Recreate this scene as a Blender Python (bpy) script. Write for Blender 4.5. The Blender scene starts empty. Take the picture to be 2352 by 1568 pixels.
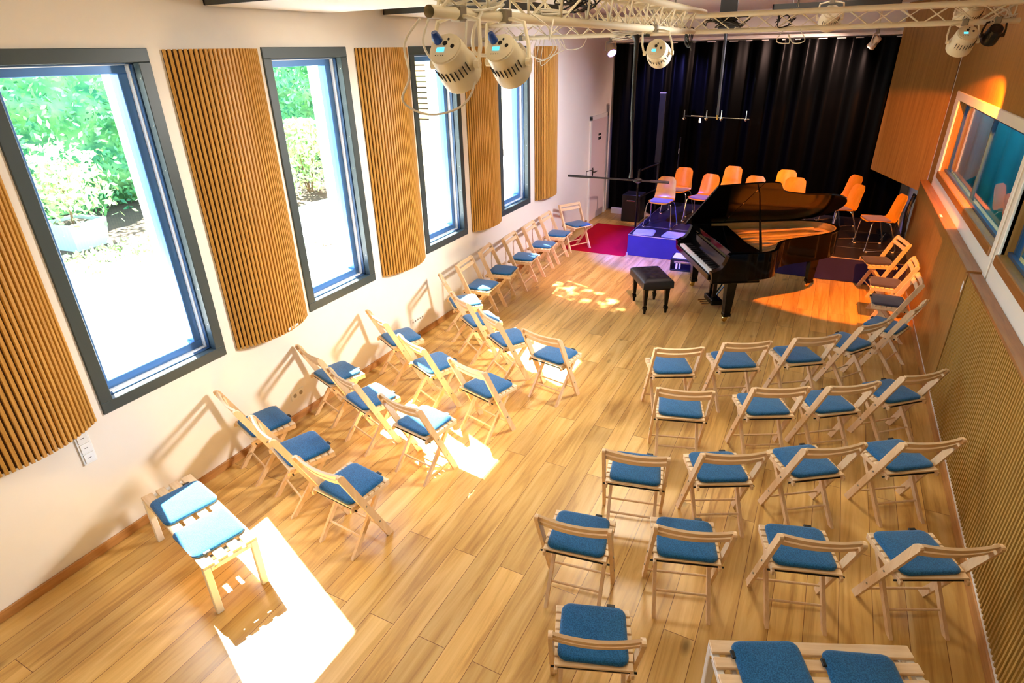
import bpy, math, random
from mathutils import Vector, Matrix
R = math.radians
random.seed(7)
sc = bpy.context.scene
C = sc.collection

# ------------------------------------------------------------------ camera
def camera():
    yaw, pitch, roll = 0.4825, 0.4550, 0.0248
    fw = Vector((-math.sin(yaw)*math.cos(pitch), math.cos(yaw)*math.cos(pitch), -math.sin(pitch)))
    rt = Vector((math.cos(yaw), math.sin(yaw), 0))
    dn = fw.cross(rt)
    r2 = math.cos(roll)*rt + math.sin(roll)*dn
    d2 = -math.sin(roll)*rt + math.cos(roll)*dn
    m = Matrix((r2, -d2, -fw)).transposed().to_4x4()
    m.translation = (4.1617, 0, 3.2)
    cam = bpy.data.cameras.new('camera'); o = bpy.data.objects.new('camera', cam)
    C.objects.link(o); o.matrix_world = m
    cam.sensor_width = 36; cam.lens = 36*1357.19/2352; cam.clip_start = .05; cam.clip_end = 200
    sc.camera = o
camera()

# ------------------------------------------------------------------ view, sky, sun, lamps
vs = sc.view_settings
vs.view_transform = 'Standard'; vs.look = 'None'; vs.gamma = 1; vs.use_curve_mapping = False
vs.exposure = 0.0
w = bpy.data.worlds.new('sky'); sc.world = w; w.use_nodes = True
wn = w.node_tree.nodes; wn.clear()
wo = wn.new('ShaderNodeOutputWorld'); bg = wn.new('ShaderNodeBackground'); sk = wn.new('ShaderNodeTexSky')
sk.sky_type = 'NISHITA'; sk.sun_disc = False; sk.sun_elevation = R(52); sk.sun_rotation = R(290)
bg.inputs['Strength'].default_value = 2.4
w.node_tree.links.new(sk.outputs[0], bg.inputs[0]); w.node_tree.links.new(bg.outputs[0], wo.inputs[0])

def light(name, kind, loc, energy, col=(1, 1, 1), aim=None, size=.1, angle=60, blend=.4, sizey=None):
    l = bpy.data.lights.new(name, kind); l.energy = energy; l.color = col
    if kind == 'AREA':
        l.size = size
        if sizey: l.shape = 'RECTANGLE'; l.size_y = sizey
    elif kind == 'SUN': l.angle = R(size)
    else: l.shadow_soft_size = size
    if kind == 'SPOT': l.spot_size = R(angle); l.spot_blend = blend
    o = bpy.data.objects.new(name, l); C.objects.link(o); o.location = loc
    if aim is not None:
        o.rotation_euler = (Vector(aim)-Vector(loc)).to_track_quat('-Z', 'Y').to_euler()
    return o
EL, AZ = R(51.8), R(21)
sd = Vector((math.cos(EL)*math.cos(AZ), -math.cos(EL)*math.sin(AZ), -math.sin(EL)))
light('sun', 'SUN', (-12, 8, 14), 100, (1, .95, .87), Vector((-12, 8, 14))+sd, .7)
# portals that guide the sky light through the four windows
for i, y in enumerate((2.29, 4.25, 6.22, 8.2)):
    o = light('window_portal', 'AREA', (-.64, y, 2.15), 1, (1, 1, 1), (2.5, y, 2.15), 1.1, sizey=2.4); o.data.cycles.is_portal = True
# fill lights added without fixtures, and the flood on the cross truss
light('overhead_fill', 'AREA', (3.7, 3.0, 3.70), 18, (1, .86, .62), (3.9, 3.0, 0), 1.4, sizey=2.6)  # added overhead fill, no fixture hangs here
light('flood_spot', 'SPOT', (4.9, 6.95, 3.3), 1750, (1, .97, .92), (.3, 3.9, .9), .38, 62, .9)
light('chair_block_fill', 'SPOT', (2.5, 6.3, 3.3), 420, (1, .90, .70), (4.5, 3.3, .3), .42, 60, .8)  # added fill for the panelled-wall chairs, no spotlight is modelled here
light('rear_fill', 'AREA', (2.2, -.9, 3.70), 36, (1, .92, .78), (2.0, 2.5, 0), 1.8, sizey=.8)  # added fill from behind the camera, without a fixture
light('stage_fill', 'AREA', (3.0, 8.4, 3.72), 20, (1, .86, .74), (3.0, 8.4, 0), 2.2, sizey=1.8)  # unseen area light added to lift piano and stage
# coloured spots on the truss
light('violet_spot', 'SPOT', (.62, 7.32, 3.08), 4000, (.05, .07, 1), (1.75, 9.9, .3), .06, 36, .6)
light('rose_spot', 'SPOT', (2.75, 5.9, 3.05), 620, (1, .42, .52), (1.35, 8.6, 0), .06, 44, .9)
light('lilac_wash', 'SPOT', (3.9, 7.85, 3.32), 800, (.90, .86, 1), (0, 9.0, 1.5), .2, 70, .9)
light('orange_spot', 'SPOT', (5.23, 7.26, 3.19), 1150, (1, .25, .01), (5.13, 8.0, 2.52), .03, 70, .12)
light('blue_curtain_spot', 'SPOT', (.40, 11.45, 3.10), 620, (.22, .20, 1), (1.25, 12.5, 1.9), .05, 84, .7)
light('rose_curtain_spot', 'SPOT', (4.42, 11.55, 3.12), 480, (1, .62, .5), (3.6, 12.5, 2.2), .05, 110, .7)
light('warm_stage_spot', 'SPOT', (2.8, 7.5, 3.1), 150, (1, .72, .36), (3.2, 10.7, .5), .08, 44, .7)

# ------------------------------------------------------------------ materials
def lin(c):
    return tuple(((v/255)/12.92 if v/255 <= .04045 else ((v/255+.055)/1.055)**2.4) for v in c) + (1,)
def newmat(name):
    m = bpy.data.materials.new(name); m.use_nodes = True
    return m, m.node_tree, m.node_tree.nodes['Principled BSDF']
def N(nt, t, **kw):
    n = nt.nodes.new(t)
    for k, v in kw.items():
        if k in n.inputs: n.inputs[k].default_value = v
        else: setattr(n, k, v)
    return n
def plain(name, rgb, rough=.5, metal=0, spec=.5, var=.06, vscale=6, bump=0, bscale=200, sheen=0, coat=0):
    m, nt, b = newmat(name); L = nt.links.new
    b.inputs['Roughness'].default_value = rough; b.inputs['Metallic'].default_value = metal
    b.inputs['Specular IOR Level'].default_value = spec
    b.inputs['Sheen Weight'].default_value = sheen; b.inputs['Coat Weight'].default_value = coat
    tc = N(nt, 'ShaderNodeTexCoord')
    nz = N(nt, 'ShaderNodeTexNoise', Scale=vscale, Detail=4.0); L(tc.outputs['Object'], nz.inputs['Vector'])
    hv = N(nt, 'ShaderNodeHueSaturation'); hv.inputs['Color'].default_value = lin(rgb)
    mr = N(nt, 'ShaderNodeMapRange'); mr.inputs['To Min'].default_value = 1-var*2; mr.inputs['To Max'].default_value = 1+var*2
    L(nz.outputs[0], mr.inputs['Value']); L(mr.outputs[0], hv.inputs['Value']); L(hv.outputs[0], b.inputs['Base Color'])
    if bump:
        nb = N(nt, 'ShaderNodeTexNoise', Scale=bscale, Detail=3.0); L(tc.outputs['Object'], nb.inputs['Vector'])
        bp = N(nt, 'ShaderNodeBump', Strength=bump); bp.inputs['Distance'].default_value = .002
        L(nb.outputs[0], bp.inputs['Height']); L(bp.outputs[0], b.inputs['Normal'])
    return m
def wood(name, c1, c2, rough=.45, stretch=(14, 14, 1.2), scale=1, var=.0):
    m, nt, b = newmat(name); L = nt.links.new
    b.inputs['Roughness'].default_value = rough
    tc = N(nt, 'ShaderNodeTexCoord'); mp = N(nt, 'ShaderNodeMapping'); mp.inputs['Scale'].default_value = [s*scale for s in stretch]
    L(tc.outputs['Object'], mp.inputs['Vector'])
    nz = N(nt, 'ShaderNodeTexNoise', Scale=3.0, Detail=6.0, Roughness=.6, Distortion=.4); L(mp.outputs[0], nz.inputs['Vector'])
    cr = N(nt, 'ShaderNodeValToRGB'); e = cr.color_ramp.elements
    e[0].position = .3; e[0].color = lin(c2); e[1].position = .7; e[1].color = lin(c1)
    L(nz.outputs[0], cr.inputs[0]); L(cr.outputs[0], b.inputs['Base Color'])
    return m
def glossy(name, rgb, rough=.08):
    return plain(name, rgb, rough, var=.0, spec=.28)
def emis(name, rgb, s):
    m, nt, b = newmat(name)
    b.inputs['Base Color'].default_value = lin(rgb); b.inputs['Emission Color'].default_value = lin(rgb); b.inputs['Emission Strength'].default_value = s
    return m
def glass(name, tint=(1, 1, 1), base=.04, mx=.9):
    m = bpy.data.materials.new(name); m.use_nodes = True; nt = m.node_tree; nt.nodes.clear(); L = nt.links.new
    out = N(nt, 'ShaderNodeOutputMaterial'); mix = N(nt, 'ShaderNodeMixShader'); tr = N(nt, 'ShaderNodeBsdfTransparent'); gl = N(nt, 'ShaderNodeBsdfGlossy')
    tr.inputs['Color'].default_value = tint + (1,); gl.inputs['Roughness'].default_value = .01
    lw = N(nt, 'ShaderNodeLayerWeight', Blend=.5); pw = N(nt, 'ShaderNodeMath', operation='POWER'); pw.inputs[1].default_value = 5
    mr = N(nt, 'ShaderNodeMapRange'); mr.inputs['To Min'].default_value = base; mr.inputs['To Max'].default_value = mx
    L(lw.outputs['Facing'], pw.inputs[0]); L(pw.outputs[0], mr.inputs['Value']); L(mr.outputs[0], mix.inputs[0]); L(tr.outputs[0], mix.inputs[1]); L(gl.outputs[0], mix.inputs[2]); L(mix.outputs[0], out.inputs[0])
    return m
def floor_mat():
    m, nt, b = newmat('oak_planks'); L = nt.links.new
    tc = N(nt, 'ShaderNodeTexCoord'); mp = N(nt, 'ShaderNodeMapping'); mp.inputs['Rotation'].default_value = (0, 0, R(90))
    L(tc.outputs['Object'], mp.inputs['Vector'])
    br = N(nt, 'ShaderNodeTexBrick', Scale=1.0); br.inputs['Brick Width'].default_value = 1.9; br.inputs['Row Height'].default_value = .19
    br.inputs['Mortar Size'].default_value = .0022; br.inputs['Mortar Smooth'].default_value = .3; br.inputs['Bias'].default_value = 0
    br.offset = .37; br.offset_frequency = 2; br.squash = 1
    br.inputs['Color1'].default_value = (0, 0, 0, 1); br.inputs['Color2'].default_value = (1, 1, 1, 1); br.inputs['Mortar'].default_value = (.5, .5, .5, 1)
    L(mp.outputs[0], br.inputs['Vector'])
    # grain, shifted per plank
    ad = N(nt, 'ShaderNodeVectorMath', operation='ADD'); L(tc.outputs['Object'], ad.inputs[0])
    sc_ = N(nt, 'ShaderNodeVectorMath', operation='SCALE'); L(br.outputs['Color'], sc_.inputs[0]); sc_.inputs['Scale'].default_value = 7.3
    L(sc_.outputs[0], ad.inputs[1])
    m2 = N(nt, 'ShaderNodeMapping'); m2.inputs['Scale'].default_value = (8, .55, 1); L(ad.outputs[0], m2.inputs['Vector'])
    g = N(nt, 'ShaderNodeTexNoise', Scale=1.6, Detail=8.0, Roughness=.62, Distortion=.7); L(m2.outputs[0], g.inputs['Vector'])
    cr = N(nt, 'ShaderNodeValToRGB'); e = cr.color_ramp.elements
    e[0].position = .28; e[0].color = lin((164, 118, 56)); e[1].position = .72; e[1].color = lin((228, 192, 124))
    k = e.new(.5); k.color = lin((210, 168, 94))
    L(g.outputs[0], cr.inputs[0])
    # per plank tone
    hv = N(nt, 'ShaderNodeHueSaturation'); mr = N(nt, 'ShaderNodeMapRange'); mr.inputs['To Min'].default_value = .82; mr.inputs['To Max'].default_value = 1.16
    L(br.outputs['Color'], mr.inputs['Value']); L(mr.outputs[0], hv.inputs['Value']); L(cr.outputs[0], hv.inputs['Color'])
    # knots
    m3 = N(nt, 'ShaderNodeMapping'); m3.inputs['Scale'].default_value = (3.2, 1.5, 1); L(ad.outputs[0], m3.inputs['Vector'])
    vo = N(nt, 'ShaderNodeTexVoronoi', Scale=1.0, Randomness=1.0); L(m3.outputs[0], vo.inputs['Vector'])
    kr = N(nt, 'ShaderNodeValToRGB'); e = kr.color_ramp.elements; e[0].position = .03; e[0].color = (.25, .25, .25, 1); e[1].position = .12; e[1].color = (1, 1, 1, 1)
    L(vo.outputs['Distance'], kr.inputs[0])
    mx = N(nt, 'ShaderNodeMix', data_type='RGBA', blend_type='MULTIPLY'); mx.inputs[0].default_value = .75
    L(hv.outputs[0], mx.inputs[6]); L(kr.outputs[0], mx.inputs[7])
    md = N(nt, 'ShaderNodeMix', data_type='RGBA', blend_type='MIX'); L(br.outputs['Fac'], md.inputs[0]); L(mx.outputs[2], md.inputs[6]); md.inputs[7].default_value = lin((120, 76, 36))
    L(md.outputs[2], b.inputs['Base Color'])
    rr = N(nt, 'ShaderNodeMapRange'); rr.inputs['To Min'].default_value = .26; rr.inputs['To Max'].default_value = .42
    L(g.outputs[0], rr.inputs['Value']); L(rr.outputs[0], b.inputs['Roughness'])
    return m
def felt(name, rgb, rgb2):
    m, nt, b = newmat(name); L = nt.links.new
    b.inputs['Roughness'].default_value = .95; b.inputs['Sheen Weight'].default_value = .36; b.inputs['Specular IOR Level'].default_value = .15
    tc = N(nt, 'ShaderNodeTexCoord'); nz = N(nt, 'ShaderNodeTexNoise', Scale=160.0, Detail=3.0); L(tc.outputs['Object'], nz.inputs['Vector'])
    cr = N(nt, 'ShaderNodeValToRGB'); e = cr.color_ramp.elements; e[0].position = .35; e[0].color = lin(rgb); e[1].position = .66; e[1].color = lin(rgb2)
    L(nz.outputs[0], cr.inputs[0]); L(cr.outputs[0], b.inputs['Base Color'])
    bp = N(nt, 'ShaderNodeBump', Strength=.3); bp.inputs['Distance'].default_value = .002; L(nz.outputs[0], bp.inputs['Height']); L(bp.outputs[0], b.inputs['Normal'])
    return m
def leafmat(name, c1, c2):
    m, nt, b = newmat(name); L = nt.links.new
    b.inputs['Roughness'].default_value = .5
    tc = N(nt, 'ShaderNodeTexCoord'); nz = N(nt, 'ShaderNodeTexNoise', Scale=2.2, Detail=6.0); L(tc.outputs['Object'], nz.inputs['Vector'])
    cr = N(nt, 'ShaderNodeValToRGB'); e = cr.color_ramp.elements; e[0].position = .35; e[0].color = lin(c1); e[1].position = .65; e[1].color = lin(c2)
    L(nz.outputs[0], cr.inputs[0]); L(cr.outputs[0], b.inputs['Base Color'])
    b.inputs['Transmission Weight'].default_value = 0
    return m
def bricks(name):
    m, nt, b = newmat(name); L = nt.links.new
    tc = N(nt, 'ShaderNodeTexCoord'); mp = N(nt, 'ShaderNodeMapping'); mp.inputs['Rotation'].default_value = (R(90), 0, 0); L(tc.outputs['Object'], mp.inputs['Vector'])
    br = N(nt, 'ShaderNodeTexBrick', Scale=1.0); br.inputs['Brick Width'].default_value = .24; br.inputs['Row Height'].default_value = .08; br.inputs['Mortar Size'].default_value = .006
    br.inputs['Color1'].default_value = lin((226, 196, 150)); br.inputs['Color2'].default_value = lin((205, 172, 126)); br.inputs['Mortar'].default_value = lin((120, 110, 90))
    L(mp.outputs[0], br.inputs['Vector']); L(br.outputs[0], b.inputs['Base Color']); b.inputs['Roughness'].default_value = .9
    return m
M = dict(
    floor=floor_mat(),
    wall=plain('white_plaster', (242, 236, 226), .9, var=.01, bump=.1),
    ceil=plain('ceiling_plaster', (226, 214, 196), .9, var=.01),
    white=plain('white_lacquer', (240, 238, 232), .35, var=.01),
    trussw=plain('cream_painted_steel', (226, 216, 188), .35, var=.02),
    beech=wood('beech', (238, 208, 168), (222, 186, 140), .42),
    beechx=wood('beech_slats', (238, 210, 170), (222, 188, 144), .42, (1.5, 16, 16)),
    veneer=wood('oak_veneer', (172, 128, 66), (138, 98, 44), .4, (9, 9, .35)),
    slat=wood('cherry_slats', (206, 156, 74), (172, 122, 48), .5, (30, 30, .9)),
    slatdk=plain('slat_backing', (70, 44, 20), .8),
    ribs=wood('oak_ribs', (186, 148, 76), (150, 114, 52), .5, (26, 26, .7)),
    ledge=wood('ledge_oak', (160, 108, 56), (128, 82, 40), .35, (12, 1, 12)),
    base=wood('oak_skirting', (196, 142, 82), (160, 108, 56), .4, (10, 1, 10)),
    dkframe=plain('anthracite_window_frame', (58, 70, 72), .4, var=.02),
    skyfr=plain('sky_blued_aluminium', (84, 130, 186), .3, metal=.2, var=.02),  # blue of the sky light is put into the sash colour
    bluedk=plain('dark_blue_gasket', (40, 70, 104), .35, var=.02),
    glass=glass('window_glass', (.97, 1, .99), .04, .6),
    sglass=glass('control_room_glass', (.75, .9, .95), .10, 1.0),
    blue=felt('blue_felt', (12, 68, 110), (34, 104, 156)),
    grey=felt('grey_lilac_felt', (120, 122, 150), (150, 152, 180)),
    dkfelt=felt('charcoal_felt', (50, 44, 54), (70, 62, 70)),
    black=glossy('black_piano_lacquer', (6, 6, 6), .09),
    lidblack=plain('black_lid_lacquer', (6, 6, 6), .12, spec=.12, var=0),
    leather=plain('black_leather', (20, 22, 26), .32, var=.1, bump=.4, bscale=300),
    ivory=plain('ivory_white', (238, 238, 234), .2, var=0),
    ebony=plain('ebony', (8, 8, 9), .25, var=0),
    gold=plain('gold_bronze_plate', (206, 168, 128), .35, metal=.3, var=.08),
    spruce=wood('spruce_soundboard', (214, 192, 144), (190, 164, 112), .4, (2, 20, 2)),
    mahog=wood('inner_rim_maple', (166, 142, 86), (138, 112, 62), .4, (2, 2, 14)),
    brass=plain('brass', (214, 184, 110), .2, metal=1, var=.02),
    steel=plain('bright_chrome', (214, 216, 220), .12, metal=1, var=0),
    string=plain('steel_strings', (190, 176, 150), .3, metal=.8, var=0),
    shell=wood('orange_beech_shell', (236, 154, 34), (222, 130, 18), .22, (3, 3, 1.5)),
    pad=felt('mauve_grey_pad', (104, 74, 86), (128, 96, 106)),
    stage=plain('black_stage_board', (36, 32, 38), .38, var=.1, bump=.1),
    alu=plain('aluminium_edge', (200, 196, 196), .3, metal=.8),
    skirt=plain('dark_stage_cloth', (52, 46, 92), .95, spec=.1, var=.06),
    carpet=plain('red_carpet', (168, 4, 36), .95, spec=.1, var=.08, vscale=60),
    velvet=plain('black_velvet_curtain', (3, 3, 3), .32, spec=.035, var=.2, sheen=.0),
    blackm=plain('black_metal', (16, 16, 17), .35, metal=.2, var=.05),
    blackp=plain('black_rubber', (14, 14, 15), .5, var=.05),
    bluep=plain('blue_plug', (18, 62, 140), .35, var=.02),
    display=emis('cyan_display', (70, 190, 230), 2.2),
    lens=emis('violet_lens', (150, 130, 255), 9),
    olens=emis('orange_lens', (255, 150, 60), 6),
    cable=plain('white_cable', (226, 220, 204), .5, var=.01),
    clampm=plain('grey_steel', (150, 146, 134), .35, metal=.7),
    pave=plain('pale_paving', (222, 222, 214), .8, var=.05, vscale=3),
    stone=plain('mossy_stone', (150, 160, 140), .9, var=.25, vscale=9, bump=.4, bscale=30),
    planter=plain('grey_zinc_planter', (150, 172, 172), .5, var=.08),
    pot=plain('sand_clay_pot', (196, 186, 160), .8, var=.06),
    soil=plain('soil', (70, 56, 40), .95, var=.3),
    leafd=leafmat('hedge_leaves', (30, 110, 72), (120, 186, 110)),
    leafl=leafmat('shrub_leaves', (110, 160, 96), (196, 220, 150)),
    bark=plain('bark', (96, 76, 52), .9, var=.2),
    fence=wood('fence_boards', (226, 178, 110), (196, 144, 80), .7, (1, 8, 20)),
    brick=bricks('pale_brick'),
    teal=plain('teal_curtain', (10, 124, 146), .8, var=.05),
    roomdk=plain('control_room_wall', (30, 62, 74), .8),
    doorm=plain('door_white', (222, 204, 206), .5, var=.01),
    dark=plain('dark_slot', (12, 12, 12), .7, var=0),
    paper=plain('paper', (236, 236, 236), .7, var=0),
    sailedge=plain('sail_edge_grey', (58, 60, 58), .7, var=.02),
    sail=plain('sail_white', (240, 236, 228), .8, var=.01),
    pinkc=plain('rose_cloth', (214, 120, 128), .8, var=.05),
)

# ------------------------------------------------------------------ mesh helpers
class MB:
    def __init__(s): s.v = []; s.f = []
    def add(s, vs_, fs):
        n = len(s.v); s.v += [tuple(v) for v in vs_]; s.f += [tuple(i+n for i in f) for f in fs]; return s
    def box(s, x0, x1, y0, y1, z0, z1, mat=None):
        vs_ = [(x0, y0, z0), (x1, y0, z0), (x1, y1, z0), (x0, y1, z0), (x0, y0, z1), (x1, y0, z1), (x1, y1, z1), (x0, y1, z1)]
        if mat is not None: vs_ = [mat @ Vector(v) for v in vs_]
        return s.add(vs_, [(0, 3, 2, 1), (4, 5, 6, 7), (0, 1, 5, 4), (1, 2, 6, 5), (2, 3, 7, 6), (3, 0, 4, 7)])
    def rbox(s, x0, x1, y0, y1, z0, z1, b=.004, mat=None):   # box with chamfered edges
        hx, hy, hz = (x1-x0)/2, (y1-y0)/2, (z1-z0)/2; b = min(b, hx*.49, hy*.49, hz*.49)
        c = Vector(((x0+x1)/2, (y0+y1)/2, (z0+z1)/2)); P = []; idx = {}
        for sx in (-1, 1):
            for sy in (-1, 1):
                for sz in (-1, 1):
                    for ax in range(3):
                        d = [hx-b, hy-b, hz-b]; d[ax] += b
                        idx[sx, sy, sz, ax] = len(P); p = c+Vector((sx*d[0], sy*d[1], sz*d[2])); P.append(mat @ p if mat is not None else p)
        F = []
        for ax in range(3):
            o1, o2 = [a for a in range(3) if a != ax]
            for sg in (-1, 1):
                q = []
                for a_, b_ in ((-1, -1), (1, -1), (1, 1), (-1, 1)):
                    t = [0, 0, 0]; t[ax] = sg; t[o1] = a_; t[o2] = b_; q.append(idx[t[0], t[1], t[2], ax])
                F.append(q)
        for ax in range(3):
            o1, o2 = [a for a in range(3) if a != ax]
            for a_ in (-1, 1):
                for b_ in (-1, 1):
                    q = []
                    for sg, f in ((-1, o1), (-1, o2), (1, o2), (1, o1)):
                        t = [0, 0, 0]; t[ax] = sg; t[o1] = a_; t[o2] = b_; q.append(idx[t[0], t[1], t[2], f])
                    F.append(q)
        for sx in (-1, 1):
            for sy in (-1, 1):
                for sz in (-1, 1): F.append([idx[sx, sy, sz, a] for a in range(3)])
        return s.add(P, F)
    def prism(s, poly, a0, a1, axis='x', mat=None):  # poly in the other two axes, extruded along axis
        def mk(p, a):
            v = {'x': (a, p[0], p[1]), 'y': (p[0], a, p[1]), 'z': (p[0], p[1], a)}[axis]
            return mat @ Vector(v) if mat is not None else v
        n = len(poly)
        return s.add([mk(p, a0) for p in poly]+[mk(p, a1) for p in poly], [tuple(range(n))[::-1], tuple(range(n, 2*n))]+[(i, (i+1) % n, n+(i+1) % n, n+i) for i in range(n)])
    def tube(s, pts, r, n=8, closed=False, caps=True):
        pts = [Vector(p) for p in pts]; m = len(pts)
        rs = r if isinstance(r, (list, tuple)) else [r]*m
        T = []
        for i in range(m):
            a = pts[(i-1) % m] if (closed or i > 0) else pts[i]; b = pts[(i+1) % m] if (closed or i < m-1) else pts[i]
            t = (b-a); T.append(t.normalized() if t.length > 1e-9 else Vector((0, 0, 1)))
        u = T[0].orthogonal().normalized(); V = []
        for i in range(m):
            u = (u-T[i]*u.dot(T[i])); u = u.normalized() if u.length > 1e-6 else T[i].orthogonal().normalized()
            w_ = T[i].cross(u)
            for k in range(n):
                a = 2*math.pi*k/n; V.append(pts[i]+(u*math.cos(a)+w_*math.sin(a))*rs[i])
        F = []
        for i in range(m if closed else m-1):
            j = (i+1) % m
            for k in range(n): F.append((i*n+k, i*n+(k+1) % n, j*n+(k+1) % n, j*n+k))
        if caps and not closed: F += [tuple(range(n))[::-1], tuple(range((m-1)*n, m*n))]
        return s.add(V, F)
    def lathe(s, prof, n=24, mat=None):  # prof (r,z)
        V = []; F = []
        for r_, z in prof:
            for k in range(n):
                a = 2*math.pi*k/n; v = Vector((r_*math.cos(a), r_*math.sin(a), z)); V.append(mat @ v if mat is not None else v)
        for i in range(len(prof)-1):
            for k in range(n): F.append((i*n+k, i*n+(k+1) % n, (i+1)*n+(k+1) % n, (i+1)*n+k))
        F += [tuple(range(n))[::-1], tuple(range((len(prof)-1)*n, len(prof)*n))]
        return s.add(V, F)
    def pad(s, w_, d, h, r=.045, cx=0, cy=0, z=0, taper=0, mat=None):  # puffed cushion with round corners
        def loop(ins, zz):
            L = []
            for qx, qy, a0 in ((1, 1, 0), (-1, 1, 90), (-1, -1, 180), (1, -1, 270)):
                for k in range(5):
                    a = R(a0+k*22.5); rr = max(r-ins, .003)
                    yy = qy*(d/2-r)+rr*math.sin(a); xx = (qx*(w_/2-r)+rr*math.cos(a))*(1-taper*yy/d)
                    v = Vector((cx+xx, cy+yy, z+zz)); L.append(mat @ v if mat is not None else v)
            return L
        lv = [loop(.012, 0), loop(.002, h*.15), loop(0, h*.4), loop(.003, h*.62), loop(.012, h*.85), loop(.03, h*.97)]
        n = 20; V = sum(lv, []); F = [tuple(range(n))[::-1]]
        for i in range(len(lv)-1):
            for k in range(n): F.append((i*n+k, i*n+(k+1) % n, (i+1)*n+(k+1) % n, (i+1)*n+k))
        c = Vector((cx, cy, z+h)); V.append(mat @ c if mat is not None else c); b = (len(lv)-1)*n
        for k in range(n): F.append((b+k, b+(k+1) % n, len(V)-1))
        return s.add(V, F)
    def mesh(s, name, m, ang=35):
        me = bpy.data.meshes.new(name); me.from_pydata(s.v, [], s.f); me.materials.append(m)
        me.polygons.foreach_set('use_smooth', [True]*len(me.polygons)); me.set_sharp_from_angle(angle=R(ang)); me.update()
        return me
    def obj(s, name, m, parent=None, ang=35):
        o = bpy.data.objects.new(name, s.mesh(name, m if not isinstance(m, str) else M[m], ang)); C.objects.link(o)
        if parent is not None: o.parent = parent
        return o
def smooth_path(pts, k=6, closed=False):
    P = [Vector(p) for p in pts]; n = len(P); out = []
    for i in range(n if closed else n-1):
        p0, p1, p2, p3 = (P[(i-1) % n], P[i], P[(i+1) % n], P[(i+2) % n]) if closed else (P[max(i-1, 0)], P[i], P[i+1], P[min(i+2, n-1)])
        for j in range(k):
            t = j/k; out.append(.5*((2*p1)+(-p0+p2)*t+(2*p0-5*p1+4*p2-p3)*t*t+(-p0+3*p1-3*p2+p3)*t**3))
    if not closed: out.append(P[-1])
    return out
def tag(o, label=None, cat=None, group=None, kind=None):
    if label: o['label'] = label
    if cat: o['category'] = cat
    if group: o['group'] = group
    if kind: o['kind'] = kind
    return o
def thing(name, label, cat, loc=(0, 0, 0), rz=0, group=None):
    o = bpy.data.objects.new(name, None); o.empty_display_size = .1; C.objects.link(o)
    o.location = loc; o.rotation_euler = (0, 0, rz); return tag(o, label, cat, group)
def struct(mb, name, m, label=None, parent=None):
    o = mb.obj(name, m, parent)
    if parent is None: o['kind'] = 'structure'
    if label: o['label'] = label
    return o
def dup(root, loc, rz, label, group=None):
    r = root.copy(); C.objects.link(r); r.location = loc; r.rotation_euler = (0, 0, rz); r['label'] = label
    if group: r['group'] = group
    for ch in list(root.children):
        c = ch.copy(); C.objects.link(c); c.parent = r
        for g in list(ch.children):
            d = g.copy(); C.objects.link(d); d.parent = c
    return r
def frame_to(loc, axis, up=(0, 0, 1)):   # matrix whose local z runs along axis
    z = Vector(axis).normalized(); x = Vector(up).cross(z)
    x = x.normalized() if x.length > 1e-4 else Vector((1, 0, 0)); y = z.cross(x)
    m = Matrix((x, y, z)).transposed().to_4x4(); m.translation = loc; return m

W, B, H = 5.5, 12.53, 3.78
WR = 5.6     # plane of the wall above the panels
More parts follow.
